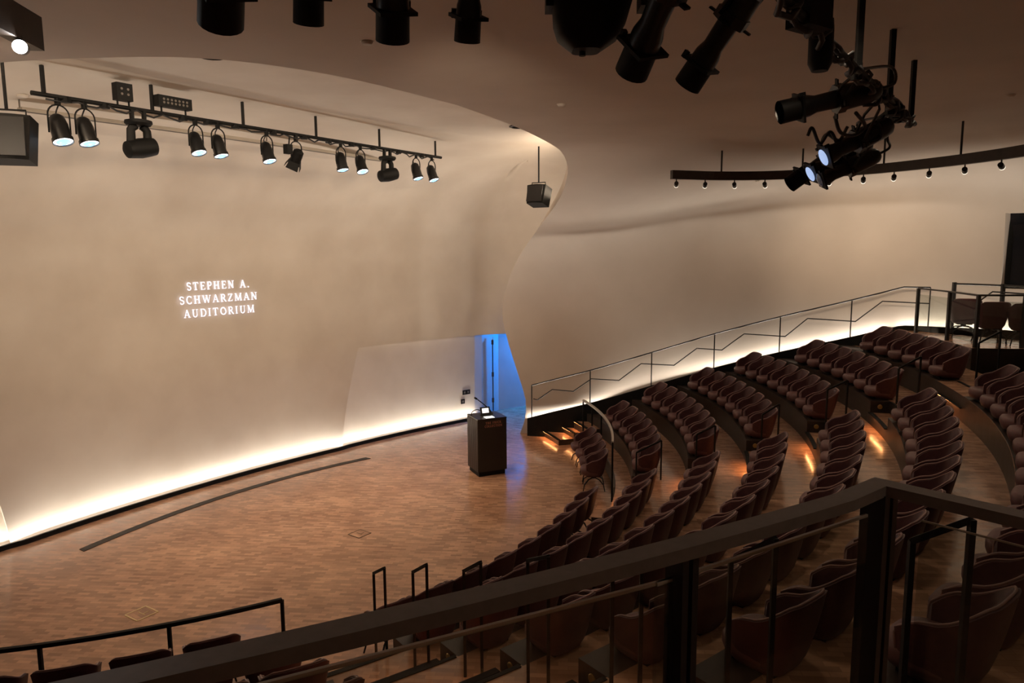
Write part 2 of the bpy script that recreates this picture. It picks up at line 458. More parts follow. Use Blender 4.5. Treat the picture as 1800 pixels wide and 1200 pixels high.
# stage kerb with the LED cove behind it
def strip_lights(name, pts, power, color, up, width=0.03, spread=2.6):
    for i, (p, q) in enumerate(zip(pts, pts[1:])):
        d = q - p; Ln = d.length
        l = bpy.data.lights.new(name, 'AREA'); l.shape = 'RECTANGLE'; l.size = Ln * 1.0; l.size_y = width
        l.energy = power * Ln; l.color = color; l.spread = spread
        o = bpy.data.objects.new(name, l); col.objects.link(o)
        x = d.normalized(); z = -(up - x * up.dot(x)).normalized(); y = z.cross(x)
        o.matrix_world = Matrix(((x.x, y.x, z.x, (p.x + q.x) / 2), (x.y, y.y, z.y, (p.y + q.y) / 2), (x.z, y.z, z.z, (p.z + q.z) / 2), (0, 0, 0, 1)))
def sweep_band(pts, w0, w1, z0, z1, nrm):
    # solid band along pts: offset w0..w1 along nrm(i), z0..z1 (callables of index)
    mb = MB(); cols = []
    for i, p in enumerate(pts):
        n = nrm(i); a, b = z0(i), z1(i)
        cols.append([p + n * w0 + Vector((0, 0, a)), p + n * w0 + Vector((0, 0, b)), p + n * w1 + Vector((0, 0, b)), p + n * w1 + Vector((0, 0, a)), p + n * w0 + Vector((0, 0, a))])
    grid_mesh(mb, cols); mb.f.append((0, 1, 2, 3)); mb.m.append(0)
    k = (len(cols) - 1) * 5; mb.f.append((k + 3, k + 2, k + 1, k)); mb.m.append(0); return mb
SW = [mirror(STAGEP[j]) for j in range(30, 0, -1)] + STAGEP
axis_n = (ab(1, 0) - ab(0, 0)).normalized()
def base_pt(p):
    a, b = to_ab(p); d = niche_depth(abs(b)) if abs(b) > 3.55 else 0
    return p - axis_n * d
SWB = [base_pt(p) for p in SW]
kb = sweep_band(SWB, 0.13, 0.17, lambda i: 0, lambda i: 0.085, lambda i: axis_n).build('baseboard_stage', BLACKM)
tag(kb, 'black kerb at the foot of the stage wall hiding a light strip', kind='structure')
led = sweep_band(SWB, 0.05, 0.075, lambda i: 0.002, lambda i: 0.012, lambda i: axis_n).build('led_strip', LEDSTRIP, kb)
pts = [p + axis_n * .075 + Vector((0, 0, .035)) for p in SWB[::3]]
strip_lights('stage_cove_light', pts, L_STAGE_COVE, NEUTRAL, (Vector((0, 0, 1)) + axis_n * .28).normalized())

# concealed LED behind the free edge of the hall shell, washing the stage shell
for side in (1, -1):
    Ed, lip, ob = EDGES[side]
    sel = [k for k in range(NA // 2, len(Ed)) if k % 3 == 0]
    for k, k2 in zip(sel, sel[1:]):
        t = min(max((Ed[k].z - 4.6) / 2.0, 0), 1)
        up = (ob * .8 - axis_n * .6) * (1 - t) + Vector((0, 0, .42)) * t + (Vector((CX, CY, 0)) - Vector((Ed[k].x, Ed[k].y, 0))).normalized() * t
        strip_lights('edge_cove_light', [lip[k].lerp(Ed[k], .35), lip[k2].lerp(Ed[k2], .35)], L_EDGE * (1 + 0.9 * t), WARM, up.normalized())

# floor grille and floor boxes
g = []
for k in range(25):
    b = -2.97 + 6.29 * k / 24; g.append(ab(1.58 + 0.043 * (b - .2) ** 2, b))
mb = sweep_band(g, -0.075, 0.075, lambda i: 0.001, lambda i: 0.008, lambda i: axis_n)
root = empty('floor_grille', g[12]); tag(root, 'long curved dark linear air grille set in the stage floor', 'grille')
mb2 = MB(); mb2.M = Matrix.Translation(-g[12]); mb2.v = [tuple(Vector(v) - g[12]) for v in mb.v]; mb2.f = mb.f; mb2.m = mb.m
mb2.build('grille_bed', BLACK, root)
for w0 in (-0.070, -0.036, -0.003, 0.030, 0.063):
    s_ = sweep_band(g, w0, w0 + .007, lambda i: 0.008, lambda i: 0.012, lambda i: axis_n); s_.v = [tuple(Vector(v) - g[12]) for v in s_.v]
    s_.build('grille_bar', GREY, root)
def floor_box(p, rz, sz, label, metal):
    r = empty('floor_box', p, rz); tag(r, label, 'floor box', 'floor boxes')
    m = MB()
    for sx in (-1, 1):
        m.box((sx * sz / 2, 0, .003), (.018, sz, .008)); m.box((0, sx * sz / 2, .003), (sz, .018, .008))
    m.build('frame', metal, r)
    m = MB(); m.box((0, 0, .002), (sz - .02, sz - .02, .004)); m.build('lid', WOOD, r)
    m = MB(); m.box((0, 0, .005), (sz * .5, .012, .005)); m.box((sz * .1, sz * .12, .005), (.012, sz * .3, .005)); m.build('pull', metal, r)
floor_box(ab(4.86, -3.46), -AX + .06, .29, 'square brass framed floor box nearest the left handrail', mat('brass_inlay', (0.85, 0.66, 0.34), .45, .15))
floor_box(ab(5.21, 0.11), -AX, .27, 'dull floor box in the middle of the stage floor', mat('dull_bronze', (0.2, 0.12, 0.07), .5, .3))

# ------------------------------------------------------------------ tiers
TR, TM0, TM1, TL = .214, .305, .925, 1.03
def tw(r): return wall_theta(r) + 0.10 / r if r > 8.5 else -.5
def tier(mb, r0, r1, t0, t1, z1, label, n=24):
    mb.sector(r0, r1, t0, t1, 0.0, z1, n)
for i in range(2, 8):
    r0, r1, z = FRONT(i), FRONT(i + 1), FL(i)
    ordn = ['', '', 'second', 'third', 'fourth', 'fifth', 'sixth', 'seventh'][i]
    for nm, t0, t1 in (('far', tw, TR), ('middle', TM0, TM1), ('near', TL, 1.55)):
        m = MB(); m.sector(r0 + .32, r1, t0, t1, 0, z, 28); m.sector(r0, r0 + .32, t0, t1, 0, z, 28, top=0)
        tag(m.build('seating_tier', [RISER, WOOD]), f'{ordn} curved seating tier of the {nm} block, dark riser', kind='structure')
    for nm, t0, t1 in (('far', TR, TM0), ('near', TM1, TL)):
        m = MB(); m.sector(r0 + .30, r1, t0, t1, 0, z, 6)
        o = m.build('aisle_landing', [RISER, WOOD]); tag(o, f'{ordn} landing of the {nm} stepped aisle', kind='structure')
        m = MB(); m.sector(r0, r0 + .30, t0, t1, 0, z - .195, 6)
        o = m.build('aisle_step', [RISER, WOOD]); tag(o, f'low step up to the {ordn} tier in the {nm} aisle', kind='structure')
        m = MB(); m.sector(r0 - .040, r0 + .03, t0 + .002, t1 - .002, z - .195, z - .180, 6); m.build('nosing', BLACKM, o)
        m = MB(); m.sector(r0 - .030, r0 - .012, t0 + .012, t1 - .012, z - .202, z - .196, 6); m.build('led_strip', AMBER, o)
        m = MB(); m.sector(r0 + .288, r0 + .33, t0 + .002, t1 - .002, z, z + .010, 6); m.build('nosing', BLACKM, o)
# platform in front of the second row
for nm, t0, t1, rr in (('far', lambda r: -.30, TR, 9.0), ('far aisle', TR, TM0, 9.0), ('middle', TM0, TM1, 9.0), ('near aisle', TM1, TL, 9.0), ('near', TL, 1.55, 8.45)):
    m = MB(); m.sector(rr, FRONT(2), t0, t1, 0, .28, 20)
    tag(m.build('front_platform', [RISER, WOOD]), f'low curved front platform, {nm} part', kind='structure')
m = MB(); m.sector(8.83, FRONT(2), lambda r: max(tw(r), -.43), -.30, 0, .28, 8)
tag(m.build('front_platform', [RISER, WOOD]), 'low platform at the top of the corner steps', kind='structure')
def corner_step(r0, r1, t0, t1, z, label, lit=True):
    m = MB(); m.sector(r0, r1, t0, t1, 0, z, 6)
    o = m.build('corner_step', [RISER, WOOD]); tag(o, label, kind='structure')
    m = MB(); m.sector(r0 - .040, r0 + .04, t0, t1, z - .003, z + .012, 6); m.build('nosing', BLACKM, o)
    if lit:
        m = MB(); ta = t0(r0) if callable(t0) else t0; m.sector(r0 - .030, r0 - .012, ta + .008, t1 - .008, z - .010, z - .004, 6); m.build('led_strip', AMBER, o)
corner_step(8.43, 8.83, -.425, -.30, .14, 'lowest lit step beside the hall wall and front row')
m = MB(); m.sector(8.79, 8.87, -.425, -.30, .277, .292, 6); nos = m.build('corner_step', BLACKM); tag(nos, 'upper lit step edge beside the hall wall', kind='structure')
m = MB(); m.sector(8.80, 8.818, -.42, -.305, .270, .276, 6); m.build('led_strip', AMBER, nos)
corner_step(9.02, FRONT(2), lambda r: wall_theta(r) + .03, -.245, .475, 'third lit step rising to the second row by the wall')
for nm, t0, t1 in (('far', TR, TM0), ('near', TM1, TL)):
    m = MB(); m.sector(8.70, 9.0, t0, t1, 0, .14, 6)
    tag(m.build('aisle_step', [RISER, WOOD]), f'lowest step at the foot of the {nm} aisle', kind='structure')
# upper gallery
m = MB(); m.sector(FRONT(8), 20.3, lambda r: wall_theta(min(r, 19.9)), .133, 0, 3.01, 16)
tag(m.build('gallery_floor', [RISER, WOOD]), 'upper gallery floor with swivel chairs at the far right', kind='structure')
m = MB(); m.sector(16.4, 20.0, .133, 1.0, 0, 3.01, 28); tag(m.build('gallery_floor', [RISER, WOOD]), 'upper gallery floor behind the last row', kind='structure')
m = MB(); m.sector(14.28, 16.4, TR, 1.0, 0, FL(7) - .004, 28); tag(m.build('gallery_floor', [RISER, WOOD]), 'cross aisle behind the last row', kind='structure')
m = MB(); m.sector(15.0, 20.0, 1.004, 1.6, 0, 3.01, 20); tag(m.build('gallery_floor', [RISER, WOOD]), 'upper gallery floor under the camera', kind='structure')

# sloped stringer along the hall wall with its LED cove and the wall handrail
def slope(p):
    r = math.hypot(p.x - CX, p.y - CY)
    z = 0.67 + 0.39 * (r - 9.32) / 0.9931 + 0.24 - 0.032 * max(0, r - 8.6)
    return max(0.34, min(z, 3.01 + 0.10))
idx = [i for i, p in enumerate(WALLP) if i >= 2 and p.y > 11.0]
HW = [WALLP[i].copy() for i in idx]
def hn(i):
    a = HW[max(i - 1, 0)]; b = HW[min(i + 1, len(HW) - 1)]; t = (b - a).normalized(); return Vector((-t.y, t.x, 0)) * -1
sgn = 1 if hn(5).dot(ab(9, 0) - HW[5]) > 0 else -1
HN = [hn(i) * sgn for i in range(len(HW))]
st = sweep_band(HW, 0.12, 0.17, lambda i: 0.0, lambda i: slope(HW[i]), lambda i: HN[i]).build('baseboard_right', BLACKM)
tag(st, 'black sloped stringer at the foot of the hall wall', kind='structure')
sweep_band(HW, 0.02, 0.12, lambda i: max(0, slope(HW[i]) - .30), lambda i: slope(HW[i]) - .12, lambda i: HN[i]).build('cove_bed', WHITEP, st)
pts = [HW[i] + HN[i] * .07 + Vector((0, 0, slope(HW[i]) - .085)) for i in range(0, len(HW), 3)]
strip_lights('hall_cove_light', pts, L_HALL_COVE, NEUTRAL, (Vector((0, 0, 1)) + HN[10] * .28).normalized())

# ------------------------------------------------------------------ booth window in the hall wall
def booth():
    cols, k0, k1 = WIN['cols'], WIN['k0'], WIN['k1']
    o = empty('window_1', cols[0][k0]); tag(o, 'dark control booth window recessed in the hall wall', kind='structure')
    base = Vector(cols[0][k0]); inner = []
    for c in cols:
        inner.append([c[k] for k in range(k0, k1 + 1)])
    t = (cols[-1][k0] - cols[0][k0]); t.z = 0; t.normalize()
    n = Vector((t.y, -t.x, 0)); n = n if n.dot(ab(9, 0) - cols[0][k0]) < 0 else -n   # outwards
    back = [[v + n * .26 for v in c] for c in inner]
    m = MB()
    grid_mesh(m, [inner[0], back[0]]); grid_mesh(m, [back[-1], inner[-1]])
    grid_mesh(m, [[a[-1], b[-1]] for a, b in zip(inner, back)]); grid_mesh(m, [[b[0], a[0]] for a, b in zip(inner, back)])
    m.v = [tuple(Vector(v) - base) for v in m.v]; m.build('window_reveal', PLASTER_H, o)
    m = MB(); grid_mesh(m, back); m.v = [tuple(Vector(v) - base) for v in m.v]; m.build('pane', DARKGLASS, o)
    m = MB()
    z0 = back[0][0].z; z1 = back[0][-1].z
    a, b = back[0][0], back[-1][0]
    for p, q in ((a, Vector((a.x, a.y, z1))), (a, b), (Vector((a.x, a.y, z1)), Vector((b.x, b.y, z1)))):
        m.tube([p - n * .03 - base, q - n * .03 - base], .07, 4)
    m.build('window_frame', BLACKM, o)
booth()

# ------------------------------------------------------------------ wall handrail with zigzag bar
def wall_rail():
    S = []; d = 0
    seg = [0.0]
    for i in range(1, len(HW)): seg.append(seg[-1] + (HW[i] - HW[i - 1]).length)
    def at(s):
        for i in range(len(seg) - 1):
            if seg[i + 1] >= s:
                t = (s - seg[i]) / (seg[i + 1] - seg[i]); p = HW[i].lerp(HW[i + 1], t) + HN[i].lerp(HN[i + 1], t) * .145
                return p, slope(HW[i].lerp(HW[i + 1], t))
        return HW[-1] + HN[-1] * .145, slope(HW[-1])
    s0 = min(range(len(seg)), key=lambda i: abs(HW[i].x - 0.55)); s0 = seg[s0]
    base, zb = at(s0); base = base + Vector((0, 0, zb))
    o = empty('wall_handrail', base); tag(o, 'thin dark handrail with zigzag bar climbing along the glowing hall wall', 'handrail')
    posts = [s0 + k * 1.50 for k in range(7)]
    hr = .83
    m = MB(); m.tube([at(s)[0] + Vector((0, 0, at(s)[1] + hr)) - base for s in [s0 + k * .25 for k in range(37)]], .017, 8); m.build('top_rail', BLACK, o)
    for s in posts:
        p, z = at(s); m = MB(); m.tube([p + Vector((0, 0, z - .04)) - base, p + Vector((0, 0, z + hr)) - base], .015, 6); m.build('post', BLACK, o)
    zz = []
    for x0, x1 in ((.03, .10), (.36, .72), (1.02, 1.47), (1.83, 2.36), (2.72, 3.12), (3.46, 4.08), (4.40, 5.06), (5.40, 6.0)):
        zm = at(s0 + 1.5 * (x0 * .55 + x1 * .45))[1] + .50 - (.06 if x0 < .3 else 0)
        for x, dz in ((x0, .012), (x1, -.012)):
            p = at(s0 + 1.5 * x)[0]; zz.append(Vector((p.x, p.y, zm + dz)) - base)
    m = MB(); m.tube(zz, .014, 6); m.build('zigzag_bar', BLACK, o)
wall_rail()

# ------------------------------------------------------------------ guard rails at the front platform
def arc_rail(name, label, r, t0, t1, z, zb, posts, part2=None):
    base = pol(r, t0, zb); o = empty(name, base); tag(o, label, 'handrail')
    n = 18; pts = [pol(r, t0 + (t1 - t0) * k / n, z) - base for k in range(n + 1)]
    cols = []
    m = MB(); m.tube(pts, .030, 4, up=(0, 0, 1)); m.build('top_rail', part2 or BRONZE, o)
    for t in posts:
        m = MB(); m.tube([pol(r, t, zb) - base, pol(r, t, z) - base], .024, 4); m.build('post', BLACKM, o)
    return o
gr = arc_rail('guard_rail', 'curved guard rail behind the four front chairs beside the corner steps', 8.94, -.262, .165, 1.17, 0.0, (-.262, -.19, -.1, .165), PALE)
m = MB(); m.sector(8.965, 8.99, -.262, .17, 0, .30, 12); m.v = [tuple(Vector(v) - Vector(gr.location)) for v in m.v]; m.build('kick_panel', [GREY, GREY], gr)
arc_rail('guard_rail', 'dark guard rail in front of the loose chairs at the lower left', 8.5, 1.031, 1.50, 1.02, 0.0, (1.031, 1.164, 1.30, 1.44), BLACKM)


# U-shaped aisle handrails, one per tier
def aisle_rail(label, th, lo, hi, zl, zh):
    base = pol(lo[0], th, zl); o = empty('aisle_handrail', base); tag(o, label, 'handrail', 'aisle handrails')
    A, B = pol(lo[0], th, lo[1]), pol(hi[0], th, hi[1])
    m = MB(); m.tube([A - base, B - base], .020, 4); m.build('top_rail', BLACKM, o)
    for p, z in ((A, zl), (B, zh)):
        m = MB(); m.tube([Vector((p.x, p.y, z)) - base, p - base], .018, 4); m.build('post', BLACKM, o)
ORD = ['', 'first', 'second', 'third', 'fourth', 'fifth', 'sixth', 'seventh', 'eighth', 'ninth', 'tenth', 'eleventh', 'twelfth', 'thirteenth', 'fourteenth']
for i, lo, hi in ((2, (9.4, 1.15), (9.84, 1.4)), (3, (10.45, 1.54), (10.76, 1.72)), (4, (11.54, 1.95), (11.81, 2.15)),
                  (5, (12.57, 2.43), (12.88, 2.60)), (6, (13.65, 2.83), (13.97, 3.03)), (7, (14.8, 3.28), (15.1, 3.47))):
    z = lambda r: FL(i) if r > FRONT(i) + .30 else FL(i) - .195
    aisle_rail(f'small dark U-shaped handrail at aisle end of the {ORD[i]} row, far block', .225, lo, hi, z(lo[0]), z(hi[0]))
for i, lo, hi, zl, zh in ((1, (9.1, 1.34), (9.37, 1.50), .28, .475), (2, (10.0, 1.69), (10.28, 1.87), .67, .67), (3, (10.94, 2.05), (11.21, 2.23), 1.06, 1.06),
                  (4, (11.86, 2.48), (12.11, 2.60), 1.45, 1.45), (5, (12.78, 2.82), (13.04, 2.99), 1.84, 1.84), (6, (13.70, 3.14), (13.97, 3.36), 2.23, 2.23), (7, (14.64, 3.57), (14.87, 3.74), 2.62, 2.62)):
    aisle_rail(f'small dark U-shaped handrail at aisle end of the {ORD[i]} row, middle block', .936, lo, hi, zl, zh)
# brass row markers on the tier ends
for i in range(2, 8):
    for nm, th, sg in (('far', TR, 1), ('middle', TM1, 1)):
        p = pol(FRONT(i) + .15, th, FL(i) - .09); d = (pol(FRONT(i) + .15, th + .01) - pol(FRONT(i) + .15, th)).normalized()
        m = MB(); M = (Vector((0, 0, 1)).rotation_difference(d)).to_matrix().to_4x4()
        m.lathe([(.040, 0), (.040, .006), (.033, .010)], 16, M)
        o = m.build('row_marker', BRASS); o.location = p
        tag(o, f'round brass row marker on the {nm} block, tier end of the {ORD[i]} row', 'marker', 'brass row markers')

# ------------------------------------------------------------------ chairs
def chair_meshes():
    # local: faces +y, z = 0 at the underside of the shell; back rim at y = -.29
    NU, NV = 30, 8
    def rimh(u):   # u -1..1 from right front over the back to left front
        a = abs(u)
        if a < .26: return .52 - .006 * (a / .26) ** 2
        t = (a - .26) / .74; t = t * t * (3 - 2 * t) * .35 + t * .65
        return .514 - (.514 - .280) * t
    def outline(u, k):
        # k 0 bottom, 1 rim ; superellipse horse-shoe
        ang = u * 2.22
        hw = .185 + .108 * k ** .8; bk = .165 + .125 * k ** .9; fr = .205 + .02 * k
        e = .60
        sx, cy = sin(ang), cos(ang)
        x = hw * math.copysign(abs(sx) ** e, sx)
        y = -(bk if cy > 0 else fr) * math.copysign(abs(cy) ** e, cy)
        return x, y
    rows_o = []; rows_i = []
    for a in range(NU + 1):
        u = -1 + 2 * a / NU; h = rimh(u); o = []; inn = []
        for b in range(NV + 1):
            k = b / NV; z = .02 + (h - .02) * k
            kk = (z - .02) / .5
            x, y = outline(u, kk ** .75); o.append(Vector((x, y, z)))
        for b in range(NV, -1, -1):
            k = b / NV; z = .14 + (h - .14) * k; kk = (z - .02) / .5
            x, y = outline(u, kk ** .75); L = math.hypot(x, y); s = (L - .045) / L
            inn.append(Vector((x * s, y * s, z - (.004 if b == NV else 0))))
        rows_o.append(o + inn)
    m = MB(); grid_mesh(m, rows_o)
    nr = len(rows_o[0])
    m.f.append(tuple(range(nr))); m.m.append(0); m.f.append(tuple(NU * nr + k for k in range(nr))[::-1]); m.m.append(0)
    # underside
    m.f.append(tuple(a * nr for a in range(NU + 1))); m.m.append(0)
    shell = m
    rim = MB()
    pts = [rows_o[a][NV].lerp(rows_o[a][NV + 1], .5) + Vector((0, 0, .004)) for a in range(NU + 1)]
    front_l = [rows_o[NU][k].lerp(rows_o[NU][nr - 1 - k], .0) for k in range(NV, 1, -1)]
    front_r = [rows_o[0][k] for k in range(2, NV + 1)]
    rim.tube(front_r[:-1] + pts + front_l[1:], .0085, 6)
    # seat cushion
    seat = MB(); lay = []
    NS = 28
    for z, s in ((.05, .93), (.10, 1.0), (.15, 1.0), (.178, .94), (.188, .80), (.19, .4)):
        ring = []
        for k in range(NS):
            t = 2 * pi * k / NS; c, s_ = cos(t), sin(t); e = .62
            x = .225 * math.copysign(abs(c) ** e, c) * s
            y = (.255 if s_ > 0 else .195) * math.copysign(abs(s_) ** e, s_) * s
            ring.append((x, y + .015, z))
        lay.append(ring)
    vs = [v for r in lay for v in r]; fs = []
    for i in range(len(lay) - 1):
        for k in range(NS): fs.append((i * NS + k, i * NS + (k + 1) % NS, (i + 1) * NS + (k + 1) % NS, (i + 1) * NS + k))
    fs.append(tuple(range(NS))[::-1]); fs.append(tuple((len(lay) - 1) * NS + k for k in range(NS)))
    seat.add(vs, fs)
    return shell, rim, seat
def make_chair(kind):
    o = empty('bucket_chair')
    sh, rim, seat = chair_meshes()
    up = .26 if kind == 'loose' else .0
    s = sh.build('shell', VELVET, o, smooth=True, auto=1.1); s.location.z = up
    r = rim.build('piping', PIPING, s, smooth=True)
    c = seat.build('seat_cushion', SEATM, o, smooth=True); c.location.z = up
    if kind == 'fixed':
        m = MB(); m.box((0, .02, .012), (.30, .30, .024)); m.build('base_plate', BLACKM, o)
    else:
        m = MB(); m.lathe([(.05, .21), (.05, .29)], 12); m.box((0, 0, .27), (.26, .26, .02)); m.build('seat_mount', BLACKM, o)
        for sx in (-1, 1):
            for sy in (-1, 1):
                m = MB(); m.tube([(0, 0, .225), (sx * .12, sy * .11, .205), (sx * .20, sy * .19, .125), (sx * .225, sy * .215, 0)], [.014, .013, .011, .010], 6)
                m.build('leg', BLACKM, o)
    return o
FIX = make_chair('fixed'); LOOSE = make_chair('loose')
used = {id(FIX): False, id(LOOSE): False}
def place_chair(proto, r, th, z, label, group, turn=0.0):
    if not used[id(proto)]: o = proto; used[id(proto)] = True
    else: o = copy_tree(proto)
    o.location = pol(r, th, z)
    # facing the centre: local +y -> towards centre
    d = Vector((CX - o.location.x, CY - o.location.y, 0)); o.rotation_euler = (0, 0, math.atan2(d.y, d.x) - pi / 2 + turn)
    tag(o, label, 'chair', group); return o
ROWR = {2: (-.2047, 7), 3: (-.2159, 8), 4: (-.18, 8), 5: (-.1507, 8), 6: (-.0796, 7), 7: (-.0159, 6)}
for k in range(4):
    place_chair(LOOSE, 8.875 - .29, -.128 + k * .068, 0, f'plum bucket chair on wire legs, {ORD[k + 1]} from the corner steps', 'loose front chairs by the corner steps')
for i, (t0, n) in ROWR.items():
    for k in range(n):
        place_chair(FIX, RR(i) - .29, t0 + k * .62 / RR(i), FL(i), f'plum leather bucket chair, {ORD[k + 1]} from the glowing wall, {ORD[i]} row of the far block', f'{ORD[i]} row of the far block')
ROWM = {1: (.3477, 9), 2: (.3461, 10), 3: (.3457, 11), 4: (.3427, 11), 5: (.3338, 12), 6: (.3289, 13), 7: (.327, 14)}
for i, (t0, n) in ROWM.items():
    for k in range(n):
        th = t0 + (.888 - t0) * k / (n - 1)
        place_chair(FIX if i > 1 else LOOSE, RR(i) - .29, th, FL(i) if i > 1 else 0, f'plum leather bucket chair, {ORD[k + 1]} from the far aisle, {ORD[i]} row of the middle block', f'{ORD[i]} row of the middle block')
for k in range(4):
    place_chair(LOOSE, 9.1 - .29, 1.119 + k * .0716, .28, f'plum bucket chair behind the left guard rail, {ORD[k + 1]} from its free end', 'loose chairs behind the left guard rail')
for i in range(2, 6):
    for k in range((4, 4, 3, 2)[i - 2]):
        place_chair(FIX, RR(i) - .29, 1.068 + k * .63 / RR(i), FL(i), f'plum bucket chair at lower left, {ORD[k + 1]} from the near aisle, {ORD[i]} row', f'{ORD[i]} row of the near block')
for k, (r, th, tn) in enumerate(((15.95, .028, -1.9), (15.98, .080, -1.75), (16.35, .105, -1.9))):
    place_chair(LOOSE, r, th, 3.01, ['plum swivel chair nearest the glass on the far gallery', 'plum swivel chair in the middle of the far gallery group', 'plum swivel chair at the right edge on the far gallery'][k], 'chairs on the far gallery', tn)

# ------------------------------------------------------------------ gallery balustrades
def glass_panel(name, o, p, q, z0, z1, base, th=.014):
    d = (q - p).normalized(); n = Vector((-d.y, d.x, 0)) * th / 2
    m = MB()
    vs = [v + Vector((0, 0, z)) - base for v in (p - n, q - n, q + n, p + n) for z in (z0, z1)]
    m.add(vs, [(0, 2, 3, 1), (2, 4, 5, 3), (4, 6, 7, 5), (6, 0, 1, 7), (1, 3, 5, 7), (0, 6, 4, 2)])
    return m.build(name, GLASS, o)
def near_balustrade():
    zt = 4.155; zf = 3.01
    corner = Vector((1.095, 2.085, 0)); end = Vector((1.75, 1.34, 0))
    arc = [pol(15.09, 1.0105 + .013 * k, 0) for k in range(0, 16)]; arc[0] = corner
    base = Vector((corner.x, corner.y, zf)); o = empty('gallery_balustrade', base); tag(o, 'dark handrail with glass panels across the foreground, corner post at right', 'balustrade')
    def bar(pts, w, h, name, z, mt):
        m = MB(); cols = []
        for i, p in enumerate(pts):
            a = pts[max(i - 1, 0)]; b = pts[min(i + 1, len(pts) - 1)]
            t1 = (p - a).normalized() if i else (b - p).normalized(); t2 = (b - p).normalized() if i < len(pts) - 1 else t1
            n1 = Vector((-t1.y, t1.x, 0)); n2 = Vector((-t2.y, t2.x, 0)); n = (n1 + n2); n = n / max(n.dot(n1), .3)
            q = [p - n * w / 2 + Vector((0, 0, z)), p - n * w / 2 + Vector((0, 0, z + h)), p + n * w / 2 + Vector((0, 0, z + h)), p + n * w / 2 + Vector((0, 0, z))]
            cols.append([v - base for v in q + [q[0]]])
        grid_mesh(m, cols); m.f += [(0, 1, 2, 3)]; m.m += [0]; k = (len(cols) - 1) * 5; m.f += [(k + 3, k + 2, k + 1, k)]; m.m += [0]
        return m.build(name, mt, o)
    bar([end, corner] + arc[1:], .062, .032, 'top_rail', zt - .018, BRONZE)
    def post(p, w, name='post'):
        t = (arc[1] - arc[0]).normalized(); ang = math.atan2(t.y, t.x)
        for s in (-1, 1):
            m = MB(); R3 = Matrix.Rotation(ang, 3, 'Z')
            m.box(Vector((p.x, p.y, zf + (zt - zf) / 2 - .01)) + R3 @ Vector((s * w * .3, 0, 0)) - base, (w * .36, w * .85, zt - zf - .01), R3); m.build(name, BLACK, o)
    post(corner, .085); post(arc[4] .lerp(arc[5], .1), .062); post(arc[12], .06)
    for (p, q) in ((arc[4].lerp(arc[5], .5), arc[0].lerp(arc[1], .35)), (arc[12], arc[4])):
        g = glass_panel('glass_pane', o, p, q, zf + .06, zt - .075, base)
        m = MB(); m.tube([p + Vector((0, 0, zt - .073)) - base, q + Vector((0, 0, zt - .073)) - base], .006, 4); m.build('pane_edge', PALE, g)
    e2 = corner.lerp(end, .12)
    g = glass_panel('glass_pane', o, e2, end, zf + .06, zt - .075, base)
    m = MB(); m.tube([e2 + Vector((0, 0, zt - .073)) - base, end + Vector((0, 0, zt - .073)) - base], .0035, 4); m.build('pane_edge', PALE, g)
near_balustrade()
def far_balustrade():
    zf = 3.01; base = pol(15.36, .128, zf); o = empty('gallery_balustrade', base); tag(o, 'glass balustrade with dark posts on the far gallery at right', 'balustrade')
    P = [pol(15.36, -.012), pol(15.36, .062), pol(15.36, .128)]
    S = [pol(15.36, .128), pol(16.9, .124)]
    hp = .94
    for p in P + [pol(16.15, .126)]:
        m = MB(); m.box(Vector((p.x, p.y, zf + hp / 2)) - base, (.055, .055, hp)); m.build('post', BLACK, o)
    for a, b in ((P[0], P[1]), (P[1], P[2]), (S[0], S[1])):
        g = glass_panel('glass_pane', o, a.lerp(b, .06), b.lerp(a, .06), zf + .08, zf + hp - .12, base)
    m = MB(); m.tube([v + Vector((0, 0, zf + hp)) - base for v in P] , .018, 6); m.build('top_rail', BLACK, o)
    m = MB(); m.tube([v + Vector((0, 0, zf + hp)) - base for v in S] , .018, 6); m.build('side_rail', BLACK, o)
    # rail along the back of the gallery, in front of the wall
    q0 = pol(16.2, -.03, zf); o = empty('gallery_rail', q0); tag(o, 'dark rail with two posts in front of the gallery wall', 'handrail')
    Q = [pol(16.1, -.012), pol(16.6, .035), pol(17.1, .095)]
    for p in Q:
        m = MB(); m.box(Vector((p.x, p.y, zf + .53)) - q0, (.06, .06, 1.06)); m.build('post', BLACK, o)
    m = MB(); m.tube([v + Vector((0, 0, zf + 1.03)) - q0 for v in Q], .02, 6); m.build('top_rail', BLACK, o)
    m = MB(); m.tube([Q[0] + Vector((0, 0, zf + .45)) - q0, Q[0].lerp(Q[1], .3) + Vector((0, 0, zf + .5)) - q0, Q[0].lerp(Q[1], .8) + Vector((0, 0, zf + .9)) - q0, Q[2] + Vector((0, 0, zf + .88)) - q0], .016, 6); m.build('zigzag_bar', BLACK, o)
far_balustrade()

